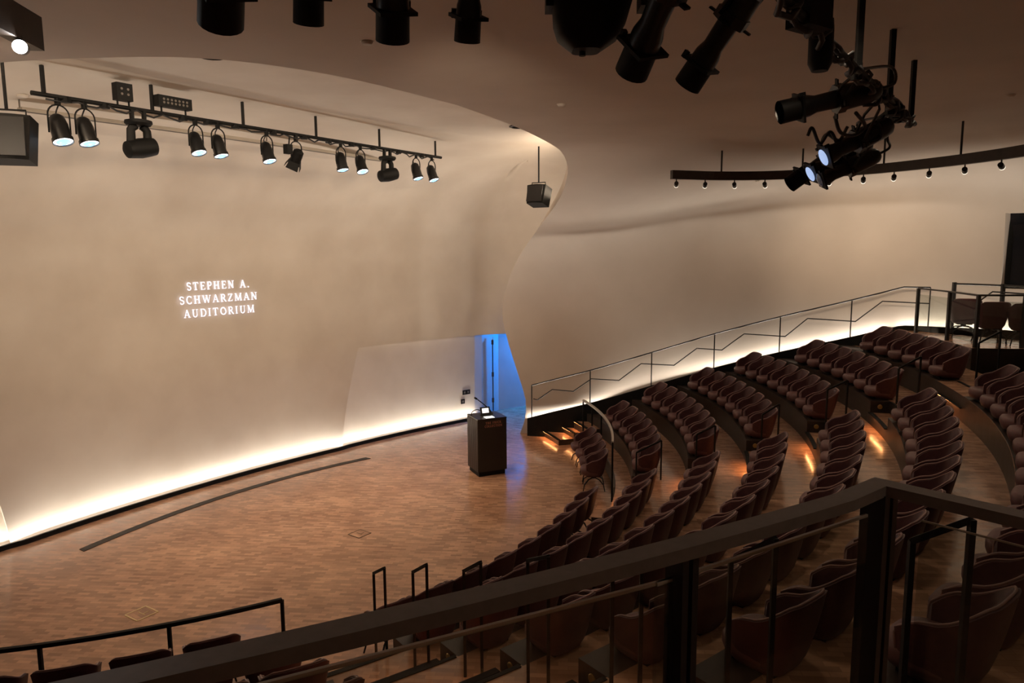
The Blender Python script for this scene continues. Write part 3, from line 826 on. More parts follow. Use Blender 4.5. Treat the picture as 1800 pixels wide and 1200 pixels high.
# ------------------------------------------------------------------ lettering
def arc_pts(cx, cy, rx, ry, a0, a1, n=10):
    return [(cx + rx * cos(math.radians(a0 + (a1 - a0) * k / n)), cy + ry * sin(math.radians(a0 + (a1 - a0) * k / n))) for k in range(n + 1)]
T_, t_ = .15, .075
def serif(x, y, w=.26): return ([(x - w / 2, y), (x + w / 2, y)], .055)
GLYPH = {
 'S': (.56, [(arc_pts(.28, .74, .19, .21, 30, 270), .11), (arc_pts(.28, .27, .20, .23, 90, -150), .11), ([(.45, .92), (.45, .74)], .05), ([(.09, .26), (.09, .06)], .05)]),
 'T': (.66, [([(.33, .03), (.33, .95)], T_), ([(.03, .95), (.63, .95)], .08), ([(.05, .95), (.05, .76)], .06), ([(.61, .95), (.61, .76)], .06), serif(.33, .03, .34)]),
 'E': (.60, [([(.16, .03), (.16, .96)], T_), ([(.06, .96), (.52, .96)], .07), ([(.06, .03), (.55, .03)], .07), ([(.16, .51), (.42, .51)], .07), ([(.52, .96), (.52, .78)], .06), ([(.55, .03), (.55, .22)], .06), ([(.42, .41), (.42, .61)], .05)]),
 'P': (.60, [([(.17, .03), (.17, .96)], T_), ([(.07, .96), (.32, .96)], .06), (arc_pts(.32, .72, .20, .24, 90, -90), .11), ([(.32, .47), (.17, .47)], .06), serif(.17, .03, .32)]),
 'H': (.78, [([(.17, .03), (.17, .97)], T_), ([(.61, .03), (.61, .97)], T_), ([(.17, .5), (.61, .5)], .07), serif(.17, .03, .3), serif(.61, .03, .3), serif(.17, .97, .3), serif(.61, .97, .3)]),
 'N': (.78, [([(.15, .03), (.15, .97)], t_), ([(.63, .03), (.63, .97)], t_), ([(.15, .95), (.63, .05)], .15), serif(.15, .03, .26), serif(.13, .97, .22), serif(.63, .97, .26)]),
 'A': (.72, [([(.10, .03), (.36, .97)], t_), ([(.36, .97), (.62, .03)], .14), ([(.19, .34), (.54, .34)], .065), serif(.10, .03, .24), serif(.62, .03, .28)]),
 '.': (.28, [([(.07, .07), (.21, .07)], .14)]),
 ' ': (.34, []),
 'C': (.68, [(arc_pts(.38, .5, .29, .46, 50, 310, 14), .12), ([(.58, .95), (.58, .72)], .05), ([(.58, .05), (.58, .26)], .05)]),
 'W': (1.0, [([(.10, .95), (.32, .04)], .13), ([(.32, .04), (.50, .85)], t_), ([(.50, .95), (.70, .04)], .13), ([(.70, .04), (.90, .95)], t_), serif(.10, .96, .26), serif(.50, .96, .24), serif(.90, .96, .22)]),
 'R': (.68, [([(.17, .03), (.17, .96)], T_), ([(.07, .96), (.32, .96)], .06), (arc_pts(.32, .73, .19, .23, 90, -90), .11), ([(.32, .50), (.17, .50)], .06), ([(.33, .5), (.60, .04)], .13), serif(.17, .03, .3), serif(.61, .03, .16)]),
 'Z': (.62, [([(.08, .95), (.54, .95)], .08), ([(.54, .95), (.08, .05)], .14), ([(.08, .05), (.55, .05)], .08), ([(.09, .95), (.09, .77)], .05), ([(.55, .05), (.55, .24)], .05)]),
 'M': (.92, [([(.14, .03), (.18, .97)], t_), ([(.18, .95), (.46, .06)], .14), ([(.46, .06), (.74, .95)], t_), ([(.74, .97), (.78, .03)], T_), serif(.14, .03, .24), serif(.78, .03, .28), serif(.14, .97, .2), serif(.78, .97, .2)]),
 'U': (.74, [([(.17, .97), (.17, .35)], T_), (arc_pts(.37, .30, .20, .27, 180, 360, 10), .10), ([(.57, .30), (.57, .97)], t_), serif(.17, .97, .3), serif(.57, .97, .26)]),
 'D': (.74, [([(.17, .03), (.17, .96)], T_), ([(.07, .96), (.34, .96)], .06), ([(.07, .03), (.34, .03)], .06), (arc_pts(.34, .495, .32, .455, 90, -90, 12), .12)]),
 'I': (.36, [([(.18, .03), (.18, .97)], T_), serif(.18, .03, .3), serif(.18, .97, .3)]),
 'O': (.78, [(arc_pts(.39, .5, .30, .45, 0, 360, 20), .12)]),
 'F': (.58, [([(.16, .03), (.16, .96)], T_), ([(.06, .96), (.52, .96)], .07), ([(.16, .51), (.42, .51)], .07), ([(.52, .96), (.52, .78)], .06), serif(.16, .03, .3)]),
 'K': (.74, [([(.17, .03), (.17, .97)], T_), ([(.20, .42), (.58, .95)], t_), ([(.30, .56), (.64, .04)], .14), serif(.17, .03, .3), serif(.17, .97, .3), serif(.62, .03, .22), serif(.58, .97, .2)]),
 'L': (.58, [([(.16, .03), (.16, .97)], T_), ([(.06, .03), (.54, .03)], .07), ([(.54, .03), (.54, .24)], .06), serif(.16, .97, .3)]),
}
def line_width(text, sp): return sum(GLYPH[c][0] + sp for c in text) - sp
def letter_quads(ch):
    out = []
    for pts, wd in GLYPH[ch][1]:
        for (x0, y0), (x1, y1) in zip(pts, pts[1:]):
            dx, dy = x1 - x0, y1 - y0; L = math.hypot(dx, dy) or 1; nx, ny = -dy / L * wd / 2, dx / L * wd / 2
            ex, ey = dx / L * wd * .12, dy / L * wd * .12
            out.append([(x0 - ex + nx, y0 - ey + ny), (x1 + ex + nx, y1 + ey + ny), (x1 + ex - nx, y1 + ey - ny), (x0 - ex - nx, y0 - ey - ny)])
    return out
def wall_sign():
    b0 = 0.60; lines = (('STEPHEN A.', 4.035, 1.40), ('SCHWARZMAN', 3.765, 1.74), ('AUDITORIUM', 3.495, 1.58)); cap = .158
    base = ab(back_a(b0) + .03, b0, 3.5); o = empty('projected_sign', base); tag(o, 'white projected serif lettering in three lines on the stage wall', 'sign')
    for text, z, W in lines:
        sp = .20; k = W / line_width(text, sp); x = -W / 2
        for ch in text:
            q = letter_quads(ch)
            if q:
                m = MB()
                for i_, quad in enumerate(q):
                    vs = []
                    for (u, v) in quad:
                        b = b0 + x + u * k; vs.append(ab(back_a(b) + .085 + .0008 * i_, b, z + v * cap) - base)
                    m.add(vs, [(0, 1, 2, 3)])
                m.build('letter', LETTERS, o)
            x += (GLYPH[ch][0] + sp) * k
wall_sign()

# ------------------------------------------------------------------ lectern and what stands on it
def lectern():
    A, B = Vector((-.73, 14.89, 0)), Vector((-.135, 15.16, 0))
    ex = (B - A).normalized(); ey = Vector((-ex.y, ex.x, 0)); W = (B - A).length; Dp = .60; Hh = 1.255
    ang = math.atan2(ex.y, ex.x); o = empty('lectern', A, ang); tag(o, 'black wooden lectern with slatted sides and copper lettering on stage', 'lectern')
    m = MB(); m.box((W / 2, Dp / 2, .05), (W - .05, Dp - .05, .10)); m.build('plinth', BLACKM, o)
    m = MB(); m.box((W / 2, Dp / 2, .10 + (Hh - .13) / 2), (W - .012, Dp - .012, Hh - .13)); m.build('body', mat('ebonised_wood', (0.018, 0.014, 0.012), .4), o)
    lm = mat('ebonised_slat', (0.05, 0.04, 0.034), .35)
    for k in range(13):
        y = .02 + (Dp - .04) * k / 12
        for x in (0.0, W):
            m = MB(); m.box((x, y, .10 + (Hh - .13) / 2), (.020, .028, Hh - .14)); m.build('slat', lm, o)
    m = MB(); m.box((W / 2, Dp / 2, Hh - .015), (W + .015, Dp + .015, .03)); m.build('top', BLACK, o)
    for text, z, wd in (('THE FRICK', 1.135, .36), ('COLLECTION', 1.065, .40)):
        k = wd / line_width(text, .16); x = W / 2 - wd / 2 + .03; cap = .048
        for ch in text:
            q = letter_quads(ch)
            if q:
                m = MB()
                for i_, quad in enumerate(q): m.add([(x + u * k, -.001 - .0003 * i_, z + v * cap) for u, v in quad], [(3, 2, 1, 0)])
                m.build('letter', COPPER, o)
            x += (GLYPH[ch][0] + .16) * k
    def P(x, y, z=0): return A + ex * x + ey * y + Vector((0, 0, Hh + z))
    c = empty('desk_monitor', P(.30, .30), ang); tag(c, 'small black framed screen with a lit page on the lectern', 'monitor')
    m = MB(); m.box((0, 0, .006), (.20, .14, .012)); m.build('foot', BLACK, c)
    Rt = Matrix.Rotation(math.radians(-18), 3, 'X')
    m = MB(); m.box((0, .02, .095), (.22, .025, .17), Rt); m.build('casing', BLACK, c)
    m = MB(); m.box((0, .006, .105), (.15, .004, .10), Rt); m.build('screen', SCREEN, c)
    s = empty('paper_sheet', P(.30, .10, .001), ang); tag(s, 'white lit sheet lying on the lectern top', 'paper')
    m = MB(); m.box((0, 0, .004), (.20, .15, .008)); m.build('sheet', SCREEN, s)  # sheet glows like the screen, its brightness put in as emission
    g = empty('gooseneck_microphone', P(.48, .40), ang); tag(g, 'thin black gooseneck microphone leaning over the lectern', 'microphone')
    m = MB(); m.lathe([(.035, 0), (.03, .02), (.012, .03)], 14); m.build('base', BLACK, g)
    m = MB(); m.tube(crom([(0, 0, .02), (-.05, -.01, .10), (-.20, -.03, .24), (-.36, -.05, .37)], 5), .011, 6); m.build('neck', BLACK, g)
    m = MB(); m.tube([(-.36, -.05, .37), (-.41, -.055, .40)], [.022, .020], 8); m.build('head', BLACKM, g)
    h = empty('lectern_cable', P(.12, .35), ang); tag(h, 'thin black cable loop rising from the lectern top', 'cable')
    m = MB(); m.tube(crom([(.14, 0, 0), (.10, 0, .09), (0, .02, .13), (-.10, .03, .08), (-.11, .03, 0)], 5), .009, 6); m.build('loop', RUBBER, h)
lectern()
# wall plates on the niche wall next to the doorway
for k, (b, z, w_, label) in enumerate(((7.52, .80, .26, 'wide black socket plate on the niche wall by the doorway'), (7.40, .55, .13, 'small black socket plate below the wide one by the doorway'))):
    p = ab(back_a(b) - niche_depth(b), b, z); t = (ab(back_a(b + .05) - niche_depth(b + .05), b + .05) - ab(back_a(b) - niche_depth(b), b)).normalized()
    o = empty('wall_socket', p, math.atan2(t.y, t.x)); tag(o, label, 'socket', 'wall sockets')
    m = MB(); m.box((0, -.008, 0), (w_, .016, .13)); m.build('plate', BLACKM, o)
    for q in range(2 if k == 0 else 1):
        m = MB(); m.box(((q - .5) * .12 if k == 0 else 0, -.018, 0), (.05, .008, .06)); m.build('outlet', GREY, o)

# ------------------------------------------------------------------ track bar with heads
BARP = [(2.97, 13.69), (3.98, 14.0), (4.92, 13.95), (5.78, 13.5), (6.43, 12.78), (6.88, 11.9), (7.12, 11.2), (7.25, 10.4), (7.2, 9.4), (7.0, 8.2)]
def track_bar(pts, label, zc=6.16, h=.16, rods=(), heads=(), nl='', lamps=True):
    C = crom([(*p, zc) for p in pts], 6); base = C[0].copy(); o = empty('track_bar', base); tag(o, label, 'light track')
    m = MB(); cols = []
    for i, p in enumerate(C):
        t = (C[min(i + 1, len(C) - 1)] - C[max(i - 1, 0)]).normalized(); n = Vector((-t.y, t.x, 0)) * .045
        q = [p - n - Vector((0, 0, h / 2)), p - n + Vector((0, 0, h / 2)), p + n + Vector((0, 0, h / 2)), p + n - Vector((0, 0, h / 2))]
        cols.append([v - base for v in q + [q[0]]])
    grid_mesh(m, cols); m.f += [(0, 1, 2, 3)]; m.m += [0]; k = (len(cols) - 1) * 5; m.f += [(k + 3, k + 2, k + 1, k)]; m.m += [0]
    m.build('bar', RISER, o)
    for (x, y) in rods:
        m = MB(); m.tube([Vector((x, y, zc)) - base, Vector((x, y, ceil_z(x, y))) - base], .017, 8); m.build('rod', BLACK, o)
    return C
def ceil_z(x, y):
    dg = bpy.context.evaluated_depsgraph_get()
    z = 8.0
    for ob in col.objects:
        if ob.type == 'MESH' and ob.get('kind') == 'structure' and (ob.name.startswith('ceiling') or ob.name.startswith('wall_')):
            hit, loc, nrm, ix = ob.ray_cast(Vector((x, y, 5.0)), Vector((0, 0, 1)))
            if hit: z = min(z, loc.z)
    return z + .02 if z < 7.9 else 6.77
bpy.context.view_layer.update()
track_bar(BARP, 'long curved dark track bar hung below the hall ceiling at right', rods=((3.98, 14.0), (5.4, 13.72), (6.43, 12.78), (7.0, 11.55), (7.25, 10.2)))
HEADS = [(3.07, 13.72), (3.66, 13.93), (4.24, 14.02), (4.80, 13.97), (5.30, 13.77), (5.80, 13.49), (6.22, 13.05), (6.53, 12.61), (6.81, 12.05), (7.03, 11.47), (7.18, 10.85), (7.25, 10.1), (7.2, 9.2)]
def track_head(p, q, label, power, zc=6.08):
    o = empty('track_spotlight', (p[0], p[1], zc)); tag(o, label, 'spotlight', 'track spotlights')
    d = (Vector(q) - Vector((p[0], p[1], zc - .10))).normalized()
    m = MB(); m.tube([(0, 0, 0.005), (0, 0, -.05)], .012, 6); m.build('stem', BLACK, o)
    M = Matrix.Translation((0, 0, -.09)) @ d.to_track_quat('-Z', 'Y').to_matrix().to_4x4()
    m = MB(); m.lathe([(.038, .06), (.040, .05), (.040, -.08)], 16, M, capb=False); m.lathe([(.036, -.08), (.036, -.03)], 16, M, capa=False); b = m.build('can', BLACK, o, smooth=True, auto=.7)
    m = MB(); m.lathe([(.035, -.055), (.0, -.056)], 16, M, capa=False, capb=False); m.build('lens', TRACKLENS, o)
    m = MB(); m.lathe([(.0405, -.062), (.0405, -.084), (.037, -.084), (.037, -.062)], 16, M, capa=False, capb=False); m.build('lit_rim', mat('lit_rim', (1, .95, .85), .4, emit=(1, .9, .75), estr=1.6), o)  # lens glow on the rim put in as emission
    if power: spot('track_light', Vector((p[0], p[1], zc - .09)) + d * .10, q, power, WARM, math.radians(70), 1.0, .04)
for k, p in enumerate(HEADS):
    # aim at the nearest wall point, at mid height
    wv = min(WALLP, key=lambda v: (v.x - p[0]) ** 2 + (v.y - p[1]) ** 2)
    d = Vector((wv.x - p[0], wv.y - p[1], 0)); q = Vector((p[0], p[1], 0)) + d; q.z = 4.9
    track_head(p, q, f'small black track spotlight, {ORD[k + 1]} from the far end of the curved bar', L_TRACK * (.22, .22, .3, .4, .55, .75, .9, 1, 1, 1, 1, 1, 1)[k])

# left end of the mirrored bar with its glaring lamp
lb = [(-2.94, 4.70), (-2.89, 4.31), (-2.78, 3.6), (-2.5, 2.4), (-2.05, 1.0), (-1.5, 0.0)]
track_bar(lb, 'end of a dark track bar in the upper left corner', zc=6.19, h=.20, rods=((-2.9, 4.0),))
def glare():
    p = Vector((-2.875, 4.45, 6.045)); o = empty('track_spotlight', p); tag(o, 'glaring white track spotlight under the bar in the upper left corner', 'spotlight', 'track spotlights')
    d = (Vector((-.6, -.2, 5.3)) - p).normalized(); M = d.to_track_quat('-Z', 'Y').to_matrix().to_4x4()
    m = MB(); m.tube([(0, 0, .03), (0, 0, .07)], .012, 6); m.build('stem', BLACK, o)
    m = MB(); m.lathe([(.038, .06), (.040, -.05)], 18, M, capb=False); m.build('can', BLACK, o, smooth=True, auto=.7)
    m = MB(); m.lathe([(.038, -.046), (0, -.047)], 18, M, capa=False, capb=False); m.build('lens', mat('glare_lens', (1, 1, 1), .2, emit=(1, .98, .95), estr=120.0), o)
glare()

# ------------------------------------------------------------------ stage batten and lamps
BA, BB = Vector((-5.66, 8.87, 6.70)), Vector((-1.45, 15.43, 6.70))
bu = (BB - BA).normalized(); bn = Vector((bu.y, -bu.x, 0))     # bn towards the audience
def bp(t): return BA.lerp(BB, t)
def batten():
    o = empty('lighting_batten', BA); tag(o, 'long black lighting pipe hung over the stage', 'batten')
    m = MB(); m.tube([(0, 0, 0), BB - BA], .028, 10); m.build('pipe', BLACKM, o, smooth=True, auto=.9)
    for t in (.018, .193, .379, .565, .763, .976):
        p = bp(t); m = MB(); m.tube([p - BA, Vector((p.x, p.y, ceil_z(p.x, p.y))) - BA], .026, 4); m.build('hanger', BLACKM, o)
    for t in (.05, .11, .25, .30, .36, .45, .53, .60, .67, .74, .83, .92):
        p = bp(t) - BA; m = MB(); m.box(p + Vector((0, 0, -.02)), (.09, .09, .07)); m.build('junction_clip', BLACKM, o)
    cab = []
    for k in range(61):
        t = .02 + .95 * k / 60; cab.append(bp(t) - BA + Vector((0, 0, -.045 - .022 * sin(k * 1.9) - .012 * sin(k * 4.1))) + bn * .03 * sin(k * 2.3))
    m = MB(); m.tube(cab, .013, 6); m.build('cable', RUBBER, o, smooth=True)
batten()
def par(t, lean, side, label, s=1.0, power=0.0, tgt=None, dark=False):
    lean += .17
    p = bp(t); o = empty('stage_can', p - Vector((0, 0, .03))); tag(o, label, 'stage light', 'stage cans on the batten')
    m = MB(); m.box((0, 0, -.02), (.05, .05, .09)); m.build('clamp', BLACKM, o)
    # yoke loop in the plane across the beam
    w_ = .112 * s; pts = []
    for k in range(13):
        a = pi * k / 12; pts.append(bu * (w_ * cos(a)) + Vector((0, 0, -.17 * s + (w_ * 1.0) * sin(a))))
    pts = [bu * w_ + Vector((0, 0, -.36 * s))] + pts + [bu * -w_ + Vector((0, 0, -.36 * s))]
    m = MB(); m.tube(pts, .010, 6); m.build('yoke', BLACKM, o, smooth=True)
    d = (Vector((0, 0, -1)) + bn * lean + bu * side).normalized(); M = Matrix.Translation((0, 0, -.32 * s)) @ d.to_track_quat('-Z', 'Y').to_matrix().to_4x4()
    m = MB(); m.lathe([(.045 * s, .17 * s), (.075 * s, .14 * s), (.092 * s, .05 * s), (.094 * s, -.10 * s), (.106 * s, -.105 * s), (.106 * s, -.15 * s)], 20, M, capb=False)
    m.lathe([(.100 * s, -.15 * s), (.098 * s, -.11 * s)], 20, M, capa=False, capb=False)
    m.build('can', GLOSSB, o, smooth=True, auto=.6)
    m = MB(); m.lathe([(.097 * s, -.135 * s), (.072 * s, -.145 * s)], 20, M, capa=False, capb=False); m.build('lens_rim', LENSD if dark else LENSW, o)
    m = MB(); m.lathe([(.072 * s, -.145 * s), (.045 * s, -.16 * s), (0, -.166 * s)], 20, M, capa=False, capb=False); m.build('lens', LENSD if dark else LENSB, o)
    m = MB(); m.tube(crom([tuple(M @ Vector((0, 0, .17 * s))), tuple(bn * -.10 + Vector((0, 0, -.10 * s)) + bu * .03), tuple(bn * -.03 + Vector((0, 0, .0)) + bu * .05)], 5), .009, 6); m.build('cable', RUBBER, o, smooth=True)
    if power: spot('stage_can_light', p + Vector((0, 0, -.35)) + d * .2, tgt, power, WARM, math.radians(62), .9, .08)
def moving_head(t, label, s=1.0, yaw=0.0):
    p = bp(t); o = empty('moving_head', p - Vector((0, 0, .03)), math.atan2(bu.y, bu.x)); tag(o, label, 'stage light', 'moving heads on the batten')
    m = MB(); m.box((-.08 * s, 0, -.04), (.04, .05, .12)); m.box((.08 * s, 0, -.04), (.04, .05, .12)); m.build('clamp', BLACKM, o)
    m = MB(); m.lathe([(.10 * s, -.10), (.16 * s, -.115), (.165 * s, -.15), (.14 * s, -.18)], 20); m.build('base', BLACKM, o, smooth=True, auto=.5)
    for sx in (-1, 1):
        m = MB(); m.tube([(sx * .05 * s, 0, -.18), (sx * .105 * s, 0, -.24), (sx * .115 * s, 0, -.46 * s)], [.045, .04, .045], 8, aspect=1.4); m.build('yoke_arm', BLACKM, o, smooth=True, auto=.9)
    M = Matrix.Translation((0, 0, -.45 * s)) @ Matrix.Rotation(math.radians(78), 4, 'Y') @ Matrix.Rotation(yaw, 4, 'X')
    m = MB(); m.lathe([(.06 * s, -.20 * s), (.105 * s, -.17 * s), (.125 * s, 0), (.12 * s, .10 * s), (.11 * s, .19 * s), (.07 * s, .205 * s)], 20, M); m.build('head', BLACKM, o, smooth=True, auto=.6)
    m = MB(); m.lathe([(.07 * s, .206 * s), (0, .215 * s)], 18, M, capa=False, capb=False); m.build('lens', DARKGLASS, o)
PW = L_PAR
TG = lambda a, b: ab(a, b, 0)
par(.037, .22, .0, 'leftmost stage can on the batten with bright blue lens', 1.12, PW, TG(3.2, -3.4))
par(.077, .16, .05, 'second stage can from the left end of the batten', 1.08, PW, TG(4.6, -2.4))
moving_head(.166, 'large moving head hanging on the batten between the left cans', 1.05)
par(.274, .24, .0, 'stage can just right of the perforated dimmer box', 1.0, PW, TG(3.0, -1.4))
par(.321, .14, .05, 'stage can in a wire yoke, fourth lit one from the left', 1.0, PW, TG(4.8, -0.6))
par(.433, .20, .0, 'single lit stage can left of the barn-door lamp', 1.0, PW, TG(3.4, 0.5))
par(.636, .10, .0, 'stage can first of the pair left of the right moving head', 1.0, PW, TG(4.9, 1.2))
par(.698, .28, -.12, 'tilted stage can just left of the right moving head', 1.0, PW, TG(3.2, 2.4))
moving_head(.789, 'large moving head near the right end of the batten', 1.0, .2)
par(.897, .16, .0, 'last but one stage can at the right end of the batten', 1.0, PW, TG(4.4, 3.0))
par(.960, .22, .0, 'last stage can at the right end of the batten', 1.0, PW, TG(3.4, 4.2))
def fresnel(t):
    p = bp(t); o = empty('barn_door_lamp', p - Vector((0, 0, .03)), math.atan2(bu.y, bu.x)); tag(o, 'unlit lamp with black barn doors at the middle of the batten', 'stage light')
    m = MB(); m.box((0, 0, -.03), (.05, .05, .10)); m.build('clamp', BLACKM, o)
    pts = [(.11, 0, -.34)] + [(.11 * cos(pi * k / 10), 0, -.17 + .09 * sin(pi * k / 10)) for k in range(11)] + [(-.11, 0, -.34)]
    m = MB(); m.tube(pts, .010, 6); m.build('yoke', BLACKM, o)
    M = Matrix.Translation((0, 0, -.33)) @ Matrix.Rotation(math.radians(35), 4, 'X') @ Matrix.Rotation(math.radians(45), 4, 'Z')
    m = MB(); m.lathe([(.05, .13), (.085, .10), (.09, -.07)], 18, M); m.build('can', BLACKM, o, smooth=True, auto=.6)
    for k in range(4):
        M2 = M @ Matrix.Rotation(k * pi / 2, 4, 'Z')
        m = MB(); m.M = M2; m.add([(.085, -.085, -.07), (.085, .085, -.07), (.125, .10, -.19), (.125, -.10, -.19), (.090, -.085, -.07), (.090, .085, -.07), (.130, .10, -.19), (.130, -.10, -.19)],
              [(0, 1, 2, 3), (7, 6, 5, 4), (0, 4, 5, 1), (1, 5, 6, 2), (2, 6, 7, 3), (3, 7, 4, 0)]); m.build('barn_door', BLACKM, o)
    m = MB(); m.box((-.17, 0, -.22), (.11, .10, .15)); m.tube([(-.13, 0, -.02), (-.15, 0, -.16)], .012, 6); m.build('ballast', BLACKM, o)
fresnel(.508)
def gearbox(t, size, lift, label, holes):
    p = bp(t); o = empty('dimmer_box', p + Vector((0, 0, .03)), math.atan2(bu.y, bu.x)); tag(o, label, 'dimmer box')
    m = MB(); m.box((0, 0, lift + size[2] / 2), size); m.build('case', BLACKM, o)
    for sx in (-1, 1):
        m = MB(); m.tube([(sx * size[0] * .36, 0, -.02), (sx * size[0] * .36, 0, lift + .01)], .014, 6); m.build('bracket', BLACKM, o)
    for r in range(2):
        for k in range(holes):
            x = (k - (holes - 1) / 2) * size[0] * .8 / holes
            m = MB(); M = Matrix.Translation((x, -size[1] / 2 - .001, lift + size[2] * (.36 + .3 * r))) @ Matrix.Rotation(pi / 2, 4, 'X'); m.lathe([(.016, 0), (.016, .004)], 10, M); m.build('socket', GREY, o)
gearbox(.142, (.21, .12, .22), .05, 'square black power box standing on the left of the batten', 2)
gearbox(.233, (.50, .12, .15), .06, 'wide black dimmer box with round sockets on the batten', 7)
def slot():
    A, B = Vector((-6.63, 10.12, 6.72)), Vector((-2.40, 16.95, 6.72)); o = empty('screen_slot', A); tag(o, 'long pale projection screen slot behind the batten', 'screen housing')
    C = crom([tuple(A), tuple(A.lerp(B, .5) + bn * .12), tuple(B)], 6); m = MB(); cols = []
    for p in C:
        q = [p - bn * .07, p - bn * .07 + Vector((0, 0, .05)), p + bn * .07 + Vector((0, 0, .05)), p + bn * .07]; cols.append([v - A for v in q + [q[0]]])
    grid_mesh(m, cols); m.f += [(0, 1, 2, 3)]; m.m += [0]; k = (len(cols) - 1) * 5; m.f += [(k + 3, k + 2, k + 1, k)]; m.m += [0]; m.build('housing', mat('pale_aluminium', (.42, .37, .31), .45, .2), o)
    m = MB(); cols2 = [[v - bn * 0 for v in (p - bn * .02 - A - Vector((0, 0, .004)), p + bn * .02 - A - Vector((0, 0, .004)))] for p in C]; grid_mesh(m, cols2); m.build('gap', BLACK, o)
    for t in (.08, .5, .92):
        p = C[int(t * (len(C) - 1))]; m = MB(); m.tube([p + Vector((0, 0, .04)) - A, Vector((p.x, p.y, ceil_z(p.x, p.y))) - A], .012, 6); m.build('hanger', GREY, o)
slot()

# ------------------------------------------------------------------ front-of-house pipe and ellipsoidals
FA, FB = ab(13.12, -9.5, 6.15), ab(13.12, 1.1, 6.15)
fu = (FB - FA).normalized(); fn = (ab(-1, 0) - ab(0, 0)).normalized()    # fn towards the stage
def foh_pipe():
    o = empty('lighting_batten', FA); tag(o, 'black lighting pipe crossing the hall ceiling near the camera', 'batten')
    m = MB(); m.tube([(0, 0, 0), FB - FA], .026, 10); m.build('pipe', BLACKM, o, smooth=True, auto=.9)
    for b in (-8.2, -5.0, -1.95, -.55, .8):
        p = ab(13.12, b, 6.15); m = MB(); m.tube([p - FA, Vector((p.x, p.y, ceil_z(p.x, p.y))) - FA], .030, 4); m.build('hanger', BLACKM, o)
    cab = []
    for k in range(90):
        b = -4.4 + 5.3 * k / 89; cab.append(ab(13.12 + .03 * sin(k * 1.3), b, 6.15 - .05 - .03 * sin(k * .9) - .015 * sin(k * 2.7)) - FA)
    m = MB(); m.tube(cab, .018, 6); m.build('cable', RUBBER, o, smooth=True)
    cab = [ab(13.12 + .045 * cos(k * 1.1), -4.4 + 5.3 * k / 89, 6.15 + .03 * sin(k * 1.7)) - FA for k in range(90)]
    m = MB(); m.tube(cab, .014, 6); m.build('cable', RUBBER, o, smooth=True)
foh_pipe()
def ellipsoidal(p, d, label, s=1.0, hang=None, lens=False, power=0.0, tgt=None, snoot=True):
    # p: pivot at the yoke bolts, d: beam direction
    p = Vector(p); d = Vector(d).normalized(); o = empty('ellipsoidal_spotlight', p); tag(o, label, 'stage light', 'ellipsoidal spotlights')
    side = d.cross(Vector((0, 0, 1))).normalized(); upv = side.cross(d)
    M = Matrix(((side.x, upv.x, -d.x, 0), (side.y, upv.y, -d.y, 0), (side.z, upv.z, -d.z, 0), (0, 0, 0, 1)))
    m = MB(); m.lathe([(.055 * s, .34 * s), (.085 * s, .31 * s), (.098 * s, .24 * s), (.105 * s, .06 * s), (.108 * s, .0)], 18, M); m.build('lamp_housing', GLOSSB, o, smooth=True, auto=.6)
    m = MB(); m.lathe([(.120 * s, .035 * s), (.120 * s, -.035 * s)], 8, M); m.build('shutter_ring', GLOSSB, o)
    for k in range(4):
        a = k * pi / 2 + .4; m = MB(); m.M = M; m.box((cos(a) * .14 * s, sin(a) * .14 * s, -.02 * s), (.045 * s, .045 * s, .012), Matrix.Rotation(a, 3, 'Z')); m.build('shutter_handle', BLACKM, o)
    m = MB(); m.lathe([(.074 * s, -.03 * s), (.070 * s, -.20 * s), (.088 * s, -.26 * s), (.092 * s, -.33 * s)], 18, M); m.build('barrel', GLOSSB, o, smooth=True, auto=.6)
    fr = MB(); fr.M = M; fr.box((0, 0, -.335 * s), (.215 * s, .215 * s, .02), Matrix.Rotation(.3, 3, 'Z')); fr.box((.09 * s, .09 * s, -.33 * s), (.03, .03, .05)); fr.box((-.09 * s, .09 * s, -.33 * s), (.03, .03, .05)); fr.build('gel_frame', BLACKM, o)
    if snoot:
        m = MB(); m.lathe([(.093 * s, -.345 * s), (.096 * s, -.50 * s)], 20, M, capb=False); m.lathe([(.092 * s, -.50 * s), (.089 * s, -.35 * s)], 20, M, capa=False, capb=False); m.build('snoot', BLACKM, o, smooth=True, auto=.6)
    m = MB(); z = -.36 * s; m.lathe([(.082 * s, z), (.05 * s, z - .012), (0, z - .016)], 18, M, capa=False, capb=False); m.build('lens', LENSD if not lens else mat('pale_blue_lens', (.2, .3, .5), .1, emit=(.45, .62, 1.0), estr=.75), o)
    if hang is not None:
        h = Vector(hang) - p; L = h.length
        for sg in (-1, 1):
            m = MB(); m.tube([side * .135 * s * sg, side * .135 * s * sg + h * .62, h * .86], .013, 4); m.build('yoke', BLACKM, o)
        m = MB(); m.box(h * .93, (.06, .06, .12)); m.build('clamp', BLACKM, o)
    e = M @ Vector((0, 0, .33 * s)); m = MB()
    m.tube(crom([tuple(e), tuple(e - d * .14 * s + upv * .02), tuple(e - d * .12 * s + Vector((0, 0, .16 * s)) + side * .05), tuple(Vector(hang) - p if hang is not None else e + Vector((0, 0, .35)))], 6), .013, 6); m.build('cable', RUBBER, o, smooth=True)
    if power: spot('stage_light', p + d * .42 * s, tgt, power, WARM, math.radians(44), .75, .12)
STG = Vector((ab(1, .3, 3.4)))
def E(a, b, z=5.95): return ab(a, b, z)
ellipsoidal((.808, 3.904, 6.174), (-.25, .692, -.677), 'black spotlight pointing down, just right of the broad lamp at top', 1.0, E(13.12, -4.45, 6.55))
ellipsoidal((1.441, 4.941, 6.33), (-.438, .518, -.735), 'black spotlight at the top tilted down to the left with shiny clips', 1.0, Vector((1.75, 4.75, 6.72)))
